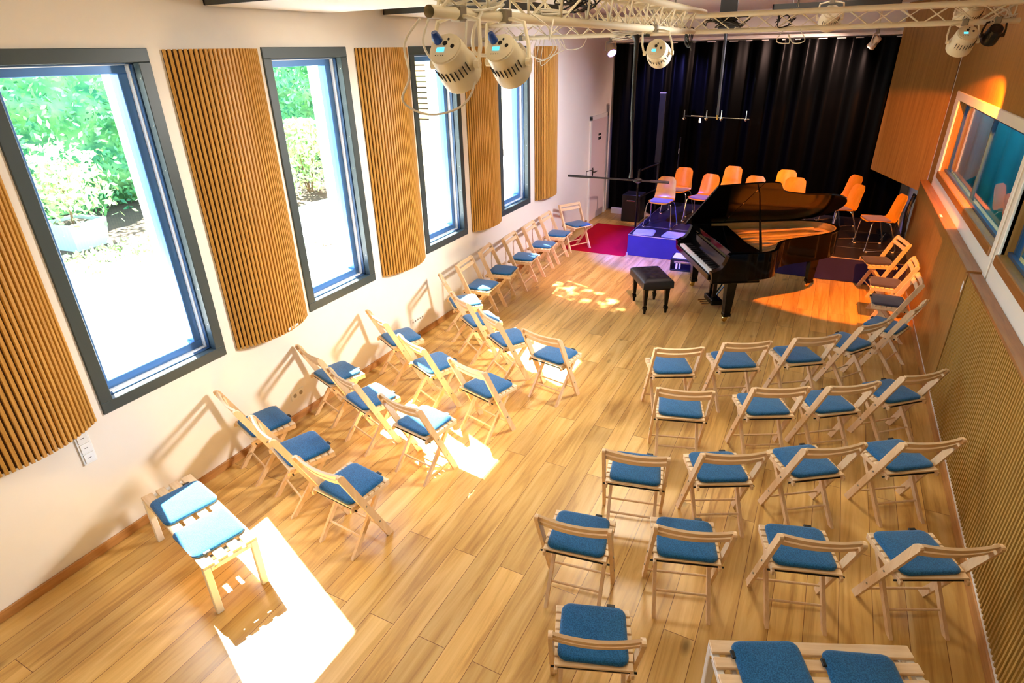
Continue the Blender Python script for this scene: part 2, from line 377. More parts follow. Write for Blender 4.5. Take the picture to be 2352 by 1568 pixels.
# ------------------------------------------------------------------ room shell
def room():
    struct(MB().box(-.02, WR+.1, -2.4, B+.6, -.1, 0), 'floor', 'floor')
    struct(MB().box(-.3, WR+.3, -2.5, B+.6, H, H+.1), 'ceiling', 'ceil')
    wl = MB()
    ys = [(1.781, 2.80), (3.758, 4.749), (5.733, 6.715), (7.705, 8.698)]
    z0, z1 = .993, 3.28; prev = -2.4
    for a, b in ys:
        wl.box(-.25, 0, prev, a, 0, H); prev = b
        wl.box(-.25, 0, a, b, 0, z0); wl.box(-.25, 0, a, b, z1, H)
    wl.box(-.25, 0, prev, B+.6, 0, H)
    # outer piers beside each window
    for a, b in ys:
        wl.box(-.41, -.25, b-.10, b+.34, -.05, H)
    struct(wl, 'wall_left', 'wall')
    struct(MB().box(0, WR, B+.45, B+.6, 0, H), 'wall_back', 'wall')
    struct(MB().box(-.25, WR+.3, -2.5, -2.4, 0, H), 'wall_front', 'wall')
    # skirting
    struct(MB().rbox(0, .018, -2.4, 11.36, 0, .075, .004), 'baseboard_left', 'base')
    struct(MB().rbox(W-.022, W, -2.4, 10.7, 0, .095, .004), 'baseboard_right', 'base')
    struct(MB().box(W-.012, W+.03, -2.4, 10.7, .095, .13), 'trim_1', 'white')
    # windows in the window wall
    for i, (a, b) in enumerate(ys):
        def ring(w_, x0, x1, ya, yb, za, zb):
            m = MB(); m.rbox(x0, x1, ya, yb, za, za+w_, .004); m.rbox(x0, x1, ya, yb, zb-w_, zb, .004)
            m.rbox(x0, x1, ya, ya+w_, za+w_, zb-w_, .004); m.rbox(x0, x1, yb-w_, yb, za+w_, zb-w_, .004); return m
        wd = struct(ring(.085, -.05, .014, a, b, z0, z1), 'window_%d' % (i+1), 'dkframe')
        ring(.045, -.085, -.05, a+.05, b-.05, z0+.05, z1-.05).obj('gasket', 'bluedk', wd)
        ring(.05, -.125, -.085, a+.05, b-.05, z0+.05, z1-.05).obj('frame_liner', 'white', wd)
        sa, sb, sz0, sz1 = a+.085, b-.085, z0+.085, z1-.075
        ring(.075, -.22, -.125, sa, sb, sz0, sz1).obj('sash', 'skyfr', wd)
        MB().box(-.172, -.166, sa+.07, sb-.07, sz0+.07, sz1-.07).obj('pane', 'glass', wd)
        sl = MB().box(-.66, -.2, a-.02, b-.1, z0-.03, z0+.02); sl.obj('outer_sill', 'white', wd)
        if i != 2: MB().rbox(-.055, .0, a+.3, a+.42, z0+.10, z0+.115, .003).obj('handle', 'dkframe', wd) if False else None
        # bright screw caps along the far jamb
        s_ = MB()
        for k in range(7): s_.rbox(-.012, -.006, b-.087, b-.083, z0+.3+k*.3, z0+.31+k*.3, .001)
        s_.obj('screw_caps', 'steel', wd)
    # wood-clad wall on the other side, with two control-room windows
    wr = MB(); holes = [(6.28, 10.12), (2.0, 6.04)]; hz0, hz1 = 1.6, 2.5
    prev = -2.4
    for a, b in sorted(holes):
        wr.box(WR, WR+.14, prev, a, 0, H); wr.box(WR, WR+.14, a, b, 0, hz0); wr.box(WR, WR+.14, a, b, hz1, H); prev = b
    wr.box(WR, WR+.14, prev, 11.0, 0, H)
    struct(wr, 'wall_right', 'veneer')
    struct(MB().box(WR, WR+.14, 11.0, B+.6, 0, H), 'wall_corner', 'wall')
    for i, (a, b) in enumerate(holes):
        m = MB(); x0, x1 = WR-.02, WR+.03
        e0 = .30 if i == 0 else .09; e1 = .09
        m.rbox(x0, x1, a-e1-.0, b+e0, hz1, hz1+.10, .006); m.rbox(x0, x1, a-e1, b+e0, 1.32, hz0-.09, .006)
        m.rbox(x0, x1, b, b+e0, hz0-.09, hz1, .006); m.rbox(x0, x1, a-e1, a, hz0-.09, hz1, .006)
        wd = struct(m, 'window_%d' % (i+5), 'white')
        MB().rbox(WR-.035, WR+.10, a, b, hz0-.09, hz0, .008).obj('sill', 'ledge', wd)
        m = MB(); m.box(WR+.07, WR+.11, a, b, hz1-.05, hz1)
        for yy in (a+.02, (a+b)/2, b-.06): m.box(WR+.07, WR+.11, yy-.02, yy+.02, hz0, hz1)
        m.obj('mullions', 'bluedk', wd)
        m = MB().box(WR+.045, WR+.075, a, b, hz0, hz0+.03); m.obj('glazing_bead', 'bluedk', wd)
        MB().box(WR+.086, WR+.092, a, b, hz0, hz1).obj('pane', 'sglass', wd)
    # control room shell behind the glass
    m = MB(); m.box(WR+1.5, WR+1.6, .5, 12, 0, H); m.box(WR+.14, WR+1.6, 11.9, 12, 0, H); m.box(WR+.14, WR+1.6, .5, .6, 0, H)
    m.box(WR+.14, WR+1.6, .5, 12, .7, .8); m.box(WR+.14, WR+1.6, .5, 12, H-.6, H-.5)
    struct(m, 'wall_control_room', 'roomdk')
    cm = MB(); n = 260; V = []; F = []
    for k in range(n+1):
        y = 1+10.6*k/n; x = WR+.42+.05*math.sin(y*7.0)+.025*math.sin(y*17+1)
        V += [(x, y, .85), (x, y, 3.1)]
    for k in range(n): F.append((2*k, 2*k+2, 2*k+3, 2*k+1))
    cm.add(V, F); tag(cm.obj('studio_curtain', 'teal', None, 80), 'teal pleated curtain hanging behind the control room glass', 'curtain')
    light('teal_curtain_fill', 'AREA', (WR+.24, 7.0, 3.05), 300, (.85, .97, 1), (WR+.42, 7.0, 2.0), 8, sizey=.15)  # unseen strip light added to brighten the teal curtain
    # door in the window wall, close to the curtain
    m = MB(); m.rbox(0, .03, 11.38, 11.46, 0, 2.06, .004); m.rbox(0, .03, 12.36, 12.44, 0, 2.06, .004); m.rbox(0, .03, 11.38, 12.44, 1.98, 2.06, .004)
    d = struct(m, 'door_1', 'white')
    MB().rbox(.002, .02, 11.46, 12.36, .01, 1.98, .003).obj('leaf', 'doorm', d)
    m = MB(); m.tube([(.02, 11.58, 1.0), (.07, 11.58, 1.0), (.075, 11.70, 1.0)], .01); m.rbox(.02, .03, 11.56, 11.60, .92, 1.08, .003)
    m.obj('handle', 'blackm', d)
    m = MB(); m.box(.02, .024, 11.86, 12.02, 1.66, 1.70); m.box(.02, .024, 11.86, 12.02, 1.58, 1.635)
    m.obj('door_sign', 'dark', d)
    # curtain rail and bulkhead
    m = MB(); m.box(0, 5.0, B-.06, B+.02, 3.32, 3.37); m.box(0, WR, B+.08, B+.44, 3.37, H)
    struct(m, 'trim_2', 'white')
room()

# ------------------------------------------------------------------ black curtain
def curtain():
    n = 420; V = []; F = []
    zs = [.02, .6, 1.3, 2.0, 2.7, 3.3]
    rnd = random.Random(3); ph = [rnd.uniform(0, 6.28) for _ in range(6)]
    for k in range(n+1):
        x = .03+5.42*k/n
        for j, z in enumerate(zs):
            g = 1-.35*(z/3.3)
            y = B+.10+g*(.075*math.sin(x*15+ph[0]+.7*math.sin(x*3+ph[1]))+.012*math.sin(x*31+ph[2])+.02*math.sin(x*6+ph[3]+z*.4))
            V.append((x, y, z))
    q = len(zs)
    for k in range(n):
        for j in range(q-1): F.append((k*q+j, (k+1)*q+j, (k+1)*q+j+1, k*q+j+1))
    mb = MB(); mb.add(V, F)
    t = thing('stage_curtain', 'tall black pleated curtain closing off the back of the stage', 'curtain', (2.7, B+.1, 0))
    o = mb.obj('drape', 'velvet', t, 80); o.location = (-2.7, -B-.1, 0)
    m = MB(); rnd = random.Random(5); x = .35
    while x < 4.9:
        l = rnd.uniform(.05, .16); m.box(x, x+l, B-.01, B+.01, 3.285, 3.3); x += l+rnd.uniform(.12, .3)
    o = m.obj('rail_clips', 'white', t); o.location = (-2.7, -B-.1, 0)
curtain()

# ------------------------------------------------------------------ slatted half-round wall panels
def acoustic_panel(y0, y1, label, tagpos=None):
    z0, z1 = .985, 3.27; w_ = (y1-y0)/2; s = .135
    rad = (w_*w_+s*s)/(2*s); a = math.asin(w_/rad)
    t = thing('acoustic_panel', label, 'wall panel', (0, (y0+y1)/2, z0), 0, 'half-round slatted panels between the windows')
    n = 26; fr = MB(); bk = MB()
    def P(ang, r): return (max(r*math.cos(ang)-(rad-s)+.012, .002), r*math.sin(ang))
    for k in range(n):
        c = -a+2*a*(k+.5)/n; d = a/n
        i0, i1 = c-d*.66, c+d*.66
        poly = [P(i0, rad-.02), P(i0, rad-.004), P(i0+d*.16, rad), P(i1-d*.16, rad), P(i1, rad-.004), P(i1, rad-.02)]
        fr.prism(poly, 0, z1-z0, 'z')
    arc = [P(-a+2*a*k/24, rad-.016) for k in range(25)]
    bk.prism(arc, .01, z1-z0-.004, 'z')
    fr.obj('slats', 'slat', t); bk.obj('backing', 'slatdk', t)
    if tagpos is not None:
        ang = a*tagpos; mb = MB()
        p, q = P(ang-.10, rad+.002), P(ang+.10, rad+.002)
        mb.add([(p[0], p[1], .012), (q[0], q[1], .012), (q[0], q[1], .034), (p[0], p[1], .034)], [(0, 1, 2, 3)])
        mb.obj('label_strip', 'paper', t)
acoustic_panel(.90, 1.73, 'slatted half-round wood panel above the light switches beside the large first window')
acoustic_panel(2.897, 3.72, 'slatted half-round wood panel between the first and second windows from the gallery', .25)
acoustic_panel(4.865, 5.70, 'slatted half-round wood panel between the second and third windows from the gallery')
acoustic_panel(6.835, 7.68, 'slatted half-round wood panel between the third and fourth windows from the gallery', .8)
acoustic_panel(8.865, 9.74, 'slatted half-round wood panel past the last window, towards the door')

# ------------------------------------------------------------------ panelling under the control-room windows
def wall_panels():
    t = thing('wall_panel', 'smooth oak wall panel with ledge under the control room window, beside the stage', 'wall panel', (W, 8.5, 0))
    o = MB().rbox(W-.02, W+.02, 6.32, 10.72, .13, 1.335, .004).obj('board', 'veneer', t); o.location = (-W, -8.5, 0)
    o = MB().rbox(W-.035, WR-.02, 6.30, 10.72, 1.335, 1.36, .004).obj('ledge', 'ledge', t); o.location = (-W, -8.5, 0)
    m = MB(); m.box(W-.0215, W-.0195, 6.33, 6.37, 1.14, 1.24); m.box(W-.02, W+.0, 8.35, 8.47, 1.36, 1.362)
    o = m.obj('label_strip', 'paper', t); o.location = (-W, -8.5, 0)
    t = thing('ribbed_panel', 'finely ribbed oak wall panel beside the folding chairs below the control room windows', 'wall panel', (W, 3, 0))
    m = MB(); bk = MB(); bk.box(W, W+.03, -2.3, 6.28, .13, 1.32)
    y = -2.29; ribs = []
    while y < 6.26:
        m.prism([(W, y), (W-.018, y+.004), (W-.018, y+.022), (W, y+.026)], .13, 1.32, 'z'); y += .042
    for mb, nm, mt in ((m, 'ribs', 'ribs'), (bk, 'board', 'slatdk')):
        o = mb.obj(nm, mt, t); o.location = (-W, -3, 0)
    o = MB().rbox(W-.02, WR-.02, -2.3, 6.285, 1.32, 1.345, .004).obj('ledge', 'ledge', t); o.location = (-W, -3, 0)
    # tilted reflector board in the corner
    m = MB(); pts = [(4.9, B-.08), (5.59, 11.05), (5.61, 11.09), (4.92, B-.04)]
    V = []
    for p, zb in zip(pts, (1.20, 1.11, 1.11, 1.20)): V.append((p[0], p[1], zb))
    for p in pts: V.append((p[0], p[1], H-.01))
    m.add(V, [(3, 2, 1, 0), (4, 5, 6, 7), (0, 1, 5, 4), (1, 2, 6, 5), (2, 3, 7, 6), (3, 0, 4, 7)])
    tag(m.obj('reflector_board', 'veneer'), 'large angled wooden board across the upper corner beside the black curtain', 'wall panel')
wall_panels()

# ------------------------------------------------------------------ ceiling sails
def sail(x0, x1, y0, y1, z, label):
    t = thing('ceiling_sail', label, 'ceiling panel', ((x0+x1)/2, (y0+y1)/2, z), 0, 'white panels hung under the ceiling')
    hx, hy = (x1-x0)/2, (y1-y0)/2
    MB().box(-hx+.01, hx-.01, -hy+.01, hy-.01, 0, .05).obj('panel', 'sail', t)
    m = MB(); m.box(-hx, hx, -hy, -hy+.012, .002, .08); m.box(-hx, hx, hy-.012, hy, .002, .08); m.box(-hx, -hx+.012, -hy, hy, .002, .08); m.box(hx-.012, hx, -hy, hy, .002, .08)
    m.obj('edge', 'sailedge', t)
    m = MB()
    for sx in (-.7, .7):
        for sy in (-.6, .6): m.tube([(sx*hx, sy*hy, .05), (sx*hx, sy*hy, H-z)], .003, 5)
    m.obj('hanger_wires', 'steel', t)
sail(.03, 1.5, 3.30, 4.55, 3.545, 'white ceiling sail with dark edge by the window wall, above the second window')
sail(.03, 1.35, 5.33, 6.7, 3.555, 'white ceiling sail with dark edge behind the hanging spotlights')
sail(3.22, 4.62, 9.1, 10.4, 3.588, 'dark-edged ceiling sail above the stage, beyond the cross truss')

# ------------------------------------------------------------------ folding chairs
def chair_proto():
    t = thing('folding_chair', '', 'chair')
    yF, yR, yT, zT = .175, -.145, -.185, .775
    d = Vector((0, yT-yF, zT)).normalized(); nrm = Vector((0, d.z, -d.y))   # along board, across board (forward)
    hw = .025
    def pt(z, off): y = yF+(yT-yF)*z/zT; return (y+off*hw/d.z, z)
    top = Vector((0, yT, zT))
    poly = [pt(0, -1), pt(0, 1)]
    e = Vector((0, *pt(zT-.03, 1))); f = Vector((0, *pt(zT-.03, -1)))
    mid = (e+f)/2; h = (e-f)/2; u = d*.03
    poly += [(e.y, e.z)]+[((mid+h*math.cos(R(a))+u*math.sin(R(a))).y, (mid+h*math.cos(R(a))+u*math.sin(R(a))).z) for a in (30, 60, 90, 120, 150)]+[(f.y, f.z)]
    for sx in (-1, 1):
        x0 = sx*.225; x1 = sx*.203
        MB().prism(poly, min(x0, x1), max(x0, x1), 'x').obj('side_board', 'beech', t)
    # curved back slats, tilted with the boards
    for dist in (.028, .098):
        V = []; F = []; n = 10
        for k in range(n+1):
            x = -.206+.412*k/n; bow = -.022*(1-(x/.206)**2)
            c = top-d*dist+nrm*(bow+.004)
            for ax, ay in ((-.023, -.008), (.023, -.008), (.023, .008), (-.023, .008)):
                q = c+d*ax+nrm*ay; V.append((x, q.y, q.z))
        for k in range(n):
            for j in range(4): F.append((k*4+j, k*4+(j+1) % 4, (k+1)*4+(j+1) % 4, (k+1)*4+j))
        F += [(3, 2, 1, 0), (n*4, n*4+1, n*4+2, n*4+3)]
        mb = MB(); mb.add(V, F); mb.obj('back_slat', 'beechx', t)
    # seat: slats on two rails
    zs = .432
    m = MB()
    for k in range(7):
        y = -.106+k*.0525; m.rbox(-.2+(.004 if k == 0 else 0), .2-(.004 if k == 0 else 0), y, y+.045, zs, zs+.014, .003)
    m.obj('seat', 'beechx', t)
    for sx in (-1, 1):
        MB().rbox(sx*.189-.009, sx*.189+.009, -.12, .255, zs-.034, zs, .003).obj('seat_rail', 'beech', t)
    MB().tube([(-.215, -.088, zs-.022), (.215, -.088, zs-.022)], .006, 8).obj('hinge_rod', 'blackm', t)
    # inner leg pair
    yS, zS = .20, zs-.004
    dl = Vector((0, yS-yR, zS)).normalized()
    for sx in (-1, 1):
        x0, x1 = sx*.176, sx*.154; o = .017/dl.z
        MB().prism([(yR-o, 0), (yR+o, 0), (yS+o, zS), (yS-o, zS)], min(x0, x1), max(x0, x1), 'x').obj('leg', 'beech', t)
    def along(z): return yR+(yS-yR)*z/zS
    MB().tube([(-.16, along(.12), .12), (.16, along(.12), .12)], .008, 8).obj('stretcher', 'beech', t)
    MB().tube([(-.21, yF+(yT-yF)*.10/zT, .10), (.21, yF+(yT-yF)*.10/zT, .10)], .008, 8).obj('stretcher', 'beech', t)
    for sx in (-1, 1):
        for z in (.19, .40):
            y = yF+(yT-yF)*z/zT; MB().lathe([(.007, 0), (.007, .004)], 10, Matrix.Translation((sx*.225, y, z)) @ Matrix.Rotation(sx*math.pi/2, 4, 'Y')).obj('bolt', 'clampm', t)
    return t
def cushion_proto(mat='blue', name='seat_cushion'):
    t = thing(name, '', 'cushion')
    MB().pad(.352, .345, .027, .05, 0, 0, 0, .05).obj('pad', mat, t, 60)
    m = MB(); m.tube(smooth_path([((.352/2)*(1-.05*y/.345)*cx*1.0, y, .016) for cx, y in ()], 4) if False else [(0, .1725, .006), (.0, .1745, .028)], .0025, 6)
    MB().rbox(.07, .115, .165, .186, .01, .022, .003).obj('strap_tab', M['blackp'] if mat != 'grey' else M['grey'], t)
    return t
CHAIRS = [  # x, y, heading, where
 (3.215, 5.075, 26.5, 'at the aisle end of the front row of the panelled-wall block', 'F1'),
 (3.744, 5.444, 29.6, 'second from the aisle in the front row of the panelled-wall block', 'F2'),
 (4.297, 5.824, 34.5, 'third from the aisle in the front row of the panelled-wall block', 'F3'),
 (4.752, 6.355, 53.1, 'fourth from the aisle in the front row of the panelled-wall block', 'F4'),
 (5.138, 6.973, 67.9, 'fifth from the aisle, turned beside the joint of the wall panels', 'F5'),
 (3.452, 4.371, 17.0, 'at the aisle end of the second row of the panelled-wall block', 'S1'),
 (4.098, 4.710, 27.0, 'second from the aisle in the second row of the panelled-wall block', 'S2'),
 (4.587, 4.990, 36.2, 'third from the aisle in the second row of the panelled-wall block', 'S3'),
 (5.089, 5.417, 41.6, 'at the wall end of the second row of the panelled-wall block', 'S4'),
 (3.349, 3.399, 12.9, 'at the aisle end of the third row of the panelled-wall block', 'T1'),
 (3.900, 3.672, 27.3, 'second from the aisle in the third row of the panelled-wall block', 'T2'),
 (4.470, 4.024, 34.4, 'third from the aisle in the third row of the panelled-wall block', 'T3'),
 (5.068, 4.374, 32.7, 'at the wall end of the third row of the panelled-wall block', 'T4'),
 (3.220, 2.616, 9.1, 'at the aisle end of the fourth row of the panelled-wall block', 'Q1'),
 (3.831, 2.859, 17.8, 'second from the aisle in the fourth row of the panelled-wall block', 'Q2'),
 (4.471, 3.087, 17.7, 'third from the aisle in the fourth row, before the white bench', 'Q3'),
 (5.109, 3.341, 25.7, 'at the wall end of the fourth row of the panelled-wall block', 'Q4'),
 (3.558, 1.968, 20.9, 'standing alone behind the fourth row, beside the white bench', 'L'),
 (.329, 2.676, -19.9, 'at the wall end of the back row of the window-side block', 'WB1'),
 (.895, 2.527, -22.1, 'in the middle of the back row of the window-side block', 'WB2'),
 (1.544, 2.370, -5.3, 'at the aisle end of the back row of the window-side block', 'WB3'),
 (.304, 3.598, -18.8, 'at the wall end of the third row of the window-side block', 'WT1'),
 (.885, 3.385, -17.8, 'in the middle of the third row of the window-side block', 'WT2'),
 (1.562, 3.259, -9.0, 'at the aisle end of the third row of the window-side block', 'WT3'),
 (.373, 4.508, -27.1, 'at the wall end of the second row of the window-side block', 'WS1'),
 (1.052, 4.171, -23.2, 'in the middle of the second row of the window-side block', 'WS2'),
 (1.748, 3.998, -14.5, 'at the aisle end of the second row of the window-side block', 'WS3'),
 (.454, 5.699, -45.8, 'at the wall end of the front row of the window-side block', 'WF1'),
 (.917, 5.298, -33.9, 'second from the window wall in the front row of the window-side block', 'WF2'),
 (1.446, 5.002, -33.9, 'third from the window wall in the front row of the window-side block', 'WF3'),
 (2.072, 4.833, -11.1, 'at the aisle end of the front row of the window-side block', 'WF4'),
 (.361, 6.305, -84.8, 'first of the chairs backed against the window wall, counted from the gallery', 'B1'),
 (.325, 6.939, -79.6, 'second of the chairs backed against the window wall, counted from the gallery', 'B2'),
 (.347, 7.607, -85.6, 'third of the chairs backed against the window wall, counted from the gallery', 'B3'),
 (.342, 8.280, -85.8, 'fourth of the chairs backed against the window wall, counted from the gallery', 'B4'),
 (.324, 8.947, -88.2, 'fifth along the window wall from the gallery, below the last slatted panel', 'B5'),
 (.403, 9.686, -121.3, 'standing askew on the red carpet, closest to the white door', 'B6'),
 (5.149, 9.410, 104.7, 'lit orange beside the stage edge, below the control room window', 'P1'),
 (5.208, 8.461, 90.8, 'second from the stage along the smooth oak panel', 'P2'),
 (5.200, 7.801, 91.2, 'third from the stage along the smooth oak panel', 'P3'),
]
GR = {'W': 'folding chairs in the window-side block', 'B': 'folding chairs backed against the window wall', 'P': 'folding chairs along the oak panel'}
def chairs():
    p = chair_proto(); cu = cushion_proto(); ck = cushion_proto('dkfelt')
    rnd = random.Random(11)
    first = True; fc = True; fk = True
    for x, y, a, where, code in CHAIRS:
        g = GR.get(code[0], 'folding chairs in the panelled-wall block')
        lab = 'beech folding chair '+where
        if first: c = p; c.location = (x, y, 0); c.rotation_euler = (0, 0, R(a)); c['label'] = lab; c['group'] = g; first = False
        else: c = dup(p, (x, y, 0), R(a), lab, g)
        dark = code[0] == 'P'
        ja = R(a)+rnd.uniform(-.05, .05); oy = .078+rnd.uniform(-.008, .006); ox = rnd.uniform(-.008, .008)
        loc = (x+ox*math.cos(R(a))-oy*math.sin(R(a)), y+ox*math.sin(R(a))+oy*math.cos(R(a)), .4465)
        lab = ('charcoal' if dark else 'blue')+' felt cushion on the chair '+where.replace('counted from', 'from')
        lab = ' '.join(lab.split()[:16])
        src = ck if dark else cu
        if dark and fk or (not dark and fc):
            q = src; q.location = loc; q.rotation_euler = (0, 0, ja); q['label'] = lab; q['group'] = 'felt cushions on the folding chairs'
            if dark: fk = False
            else: fc = False
        else: dup(src, loc, ja, lab, 'felt cushions on the folding chairs')
    return cu
CU = chairs()

# ------------------------------------------------------------------ slatted benches
def bench(loc, rz, label):
    t = thing('slatted_bench', label, 'bench', loc, rz, 'low slatted benches')
    L, D, Z = 1.01, .35, .405
    for s in (-1, 1):
        xo = s*(L/2-.02)
        for q in (-1, 1):
            MB().rbox(xo-.02, xo+.02, q*(D/2-.022)-.022, q*(D/2-.022)+.022, 0, Z-.02, .004).obj('leg', 'white', t)
        MB().rbox(xo-.02, xo+.02, -D/2+.044, D/2-.044, Z-.06, Z-.021, .004).obj('end_rail', 'white', t)
        MB().rbox(xo-s*.07-.012, xo-s*.07+.012, -D/2+.02, D/2-.02, Z-.05, Z-.02, .003).obj('cross_rail', 'alu', t)
    for q, wd in ((-.137, .075), (-.046, .062), (.046, .062), (.137, .075)):
        MB().rbox(-L/2, L/2, q-wd/2, q+wd/2, Z-.02, Z, .004).obj('slat', 'beechx', t)
    for s in (-1, 1):
        for q in (-.1, .1): MB().lathe([(.009, 0), (.009, .004)], 10, Matrix.Translation((s*L/2, q, Z-.042)) @ Matrix.Rotation(s*math.pi/2, 4, 'Y')).obj('bolt', 'brass', t)
bench((.775, 1.752, 0), R(-14.2), 'white-legged slatted bench standing in the sun below the first window')
bench((4.604, 2.363, 0), R(24.1), 'slatted bench with white legs in the shade, beside the lone chair')
dup(CU, (.579, 1.804, .406), R(76), 'sunlit blue cushion on the bench below the first window, towards the wall', 'felt cushions on the benches')
dup(CU, (.999, 1.685, .406), R(-104), 'sunlit blue cushion on the bench below the first window, towards the aisle', 'felt cushions on the benches')
dup(CU, (4.398, 2.257, .406), R(115), 'dark blue cushion on the shaded bench, at the end by the lone chair', 'felt cushions on the benches')
dup(CU, (4.807, 2.388, .406), R(109), 'dark blue cushion on the shaded bench, at the end by the ribbed panel', 'felt cushions on the benches')

# ------------------------------------------------------------------ stage
ZS = .36
def stage():
    x0, x1, y0, y1 = 1.39, 5.49, 9.68, 12.3
    t = thing('stage_platform', 'low black stage platform with cloth skirt in front of the curtain', 'stage', ((x0+x1)/2, (y0+y1)/2, 0))
    ox, oy = -(x0+x1)/2, -(y0+y1)/2
    def ob(m, n, mt, ang=35): o = m.obj(n, mt, t, ang); o.location = (ox, oy, 0); return o
    m = MB(); n = 0
    for i, (a, b) in enumerate(((1.39, 3.44), (3.44, 5.49))):
        for c, d in ((9.68, 10.28), (10.28, 11.29), (11.29, 12.3)):
            m.rbox(a+.002, b-.002, c+.002, d-.002, ZS-.05, ZS, .003)
    ob(m, 'deck', 'stage')
    m = MB(); m.rbox(x0, x1, y0-.006, y0+.006, ZS-.012, ZS+.002, .002); m.rbox(x0, x1, 10.277, 10.283, ZS-.01, ZS+.0012, .001); m.rbox(x0-.005, x0+.006, y0, y1, ZS-.012, ZS+.002, .002)
    ob(m, 'edge_trim', 'alu')
    V = []; F = []; nn = 160; q = 6
    for k in range(nn+1):
        x = x0+(x1-x0)*k/nn
        for j in range(q):
            z = .005+(ZS-.02)*j/(q-1); u = 1-j/(q-1)
            y = y0-.008-.010*u*(1+math.sin(x*9+z*6))-.006*math.sin(x*23+z*14)*u
            V.append((x, y, z))
    for k in range(nn):
        for j in range(q-1): F.append((k*q+j, (k+1)*q+j, (k+1)*q+j+1, k*q+j+1))
    n0 = len(V)
    for k in range(41):
        y = y0+(y1-y0)*k/40
        for z in (.005, ZS-.02): V.append((x0-.008-.006*math.sin(y*14), y, z))
    for k in range(40): F.append((n0+2*k+2, n0+2*k, n0+2*k+1, n0+2*k+3))
    m = MB(); m.add(V, F); ob(m, 'skirt', 'skirt', 80)
    m = MB(); m.rbox(x0-.015, x0+.02, y0-.04, y0-.01, 0, .05, .003); ob(m, 'corner_foot', 'alu')
stage()
tag(MB().rbox(.22, 1.375, 9.55, 11.45, .0005, .008, .002).obj('carpet', 'carpet'), 'red carpet on the floor between the white door and the stage', 'carpet')
def stage_pads():
    g = cushion_proto('grey'); g.location = (1.62, 9.86, ZS+.001); g.rotation_euler = (0, 0, R(5)); g['label'] = 'pale lilac cushion lying on the stage corner towards the carpet'; g['group'] = 'pale cushions on the stage edge'
    dup(g, (2.12, 9.87, ZS+.001), R(-3), 'pale lilac cushion lying on the stage edge next to the piano', 'pale cushions on the stage edge')
stage_pads()

# ------------------------------------------------------------------ orange shell chairs
def shell_proto():
    t = thing('shell_chair', '', 'chair')
    # profile of the bent shell (y forward, z), swept across x with a slight dish
    prof = smooth_path([(0, .235, .435), (0, .19, .452), (0, .05, .448), (0, -.10, .438), (0, -.165, .455), (0, -.195, .52), (0, -.215, .62), (0, -.245, .74), (0, -.262, .815)], 5)
    n = len(prof); q = 12; V = []; F = []
    for side in (0, 1):
        for i, p in enumerate(prof):
            s = i/(n-1)
            if s < .08: hw = .182
            elif s < .5: hw = .19
            else: hw = .187-.035*(s-.5)/.5
            e = 1.0
            a = prof[max(i-1, 0)]; b = prof[min(i+1, n-1)]; tn = (b-a).normalized(); nr = Vector((0, -tn.z, tn.y))
            if nr.z < 0 and s < .4: nr = -nr
            for k in range(q+1):
                u = -1+2*k/q
                w_ = hw*u
                cut = 0
                if s > .9: cut = -(max(0, abs(u)-.6)/.4)**2*.05*(s-.9)/.1
                if s < .1: cut = (max(0, abs(u)-.6)/.4)**2*.04*(.1-s)/.1
                dish = .018*u*u
                c = p+tn*cut+(Vector((0, 0, 1)) if s < .45 else Vector((0, 1, 0)))*dish*(.6 if s < .45 else 1.2)
                c = c-nr*(.0045 if side else -.0045)
                V.append((w_, c.y, c.z))
    m1 = n*(q+1)
    for i in range(n-1):
        for k in range(q):
            a = i*(q+1)+k; F.append((a, a+1, a+q+2, a+q+1)); F.append((m1+a, m1+a+q+1, m1+a+q+2, m1+a+1))
    for i in range(n-1):
        for k in (0, q): a = i*(q+1)+k; F.append((a, a+q+1, m1+a+q+1, m1+a))
    for k in range(q):
        for i in (0, n-1): a = i*(q+1)+k; F.append((a, a+1, m1+a+1, m1+a))
    m = MB(); m.add(V, F); m.obj('shell', 'shell', t, 50)
    MB().pad(.36, .33, .016, .05, 0, .06, .452, .04).obj('seat_pad', 'pad', t, 60)
    for s in (-1, 1):
        pts = smooth_path([(s*.12, .12, .432), (s*.19, .17, .425), (s*.215, .185, .36), (s*.235, .205, .10), (s*.245, .215, .03), (s*.245, .20, .011), (s*.245, 0, .011), (s*.245, -.17, .011), (s*.245, -.205, .03), (s*.235, -.19, .10), (s*.21, -.10, .36), (s*.18, -.07, .425), (s*.12, -.05, .428)], 4)
        MB().tube(pts, .0095, 8).obj('leg_frame', 'steel', t)
        m = MB()
        for y in (.19, -.18): m.rbox(s*.245-.014, s*.245+.014, y-.018, y+.018, 0, .014, .004)
        m.obj('foot_glide', 'ivory', t)
    return t
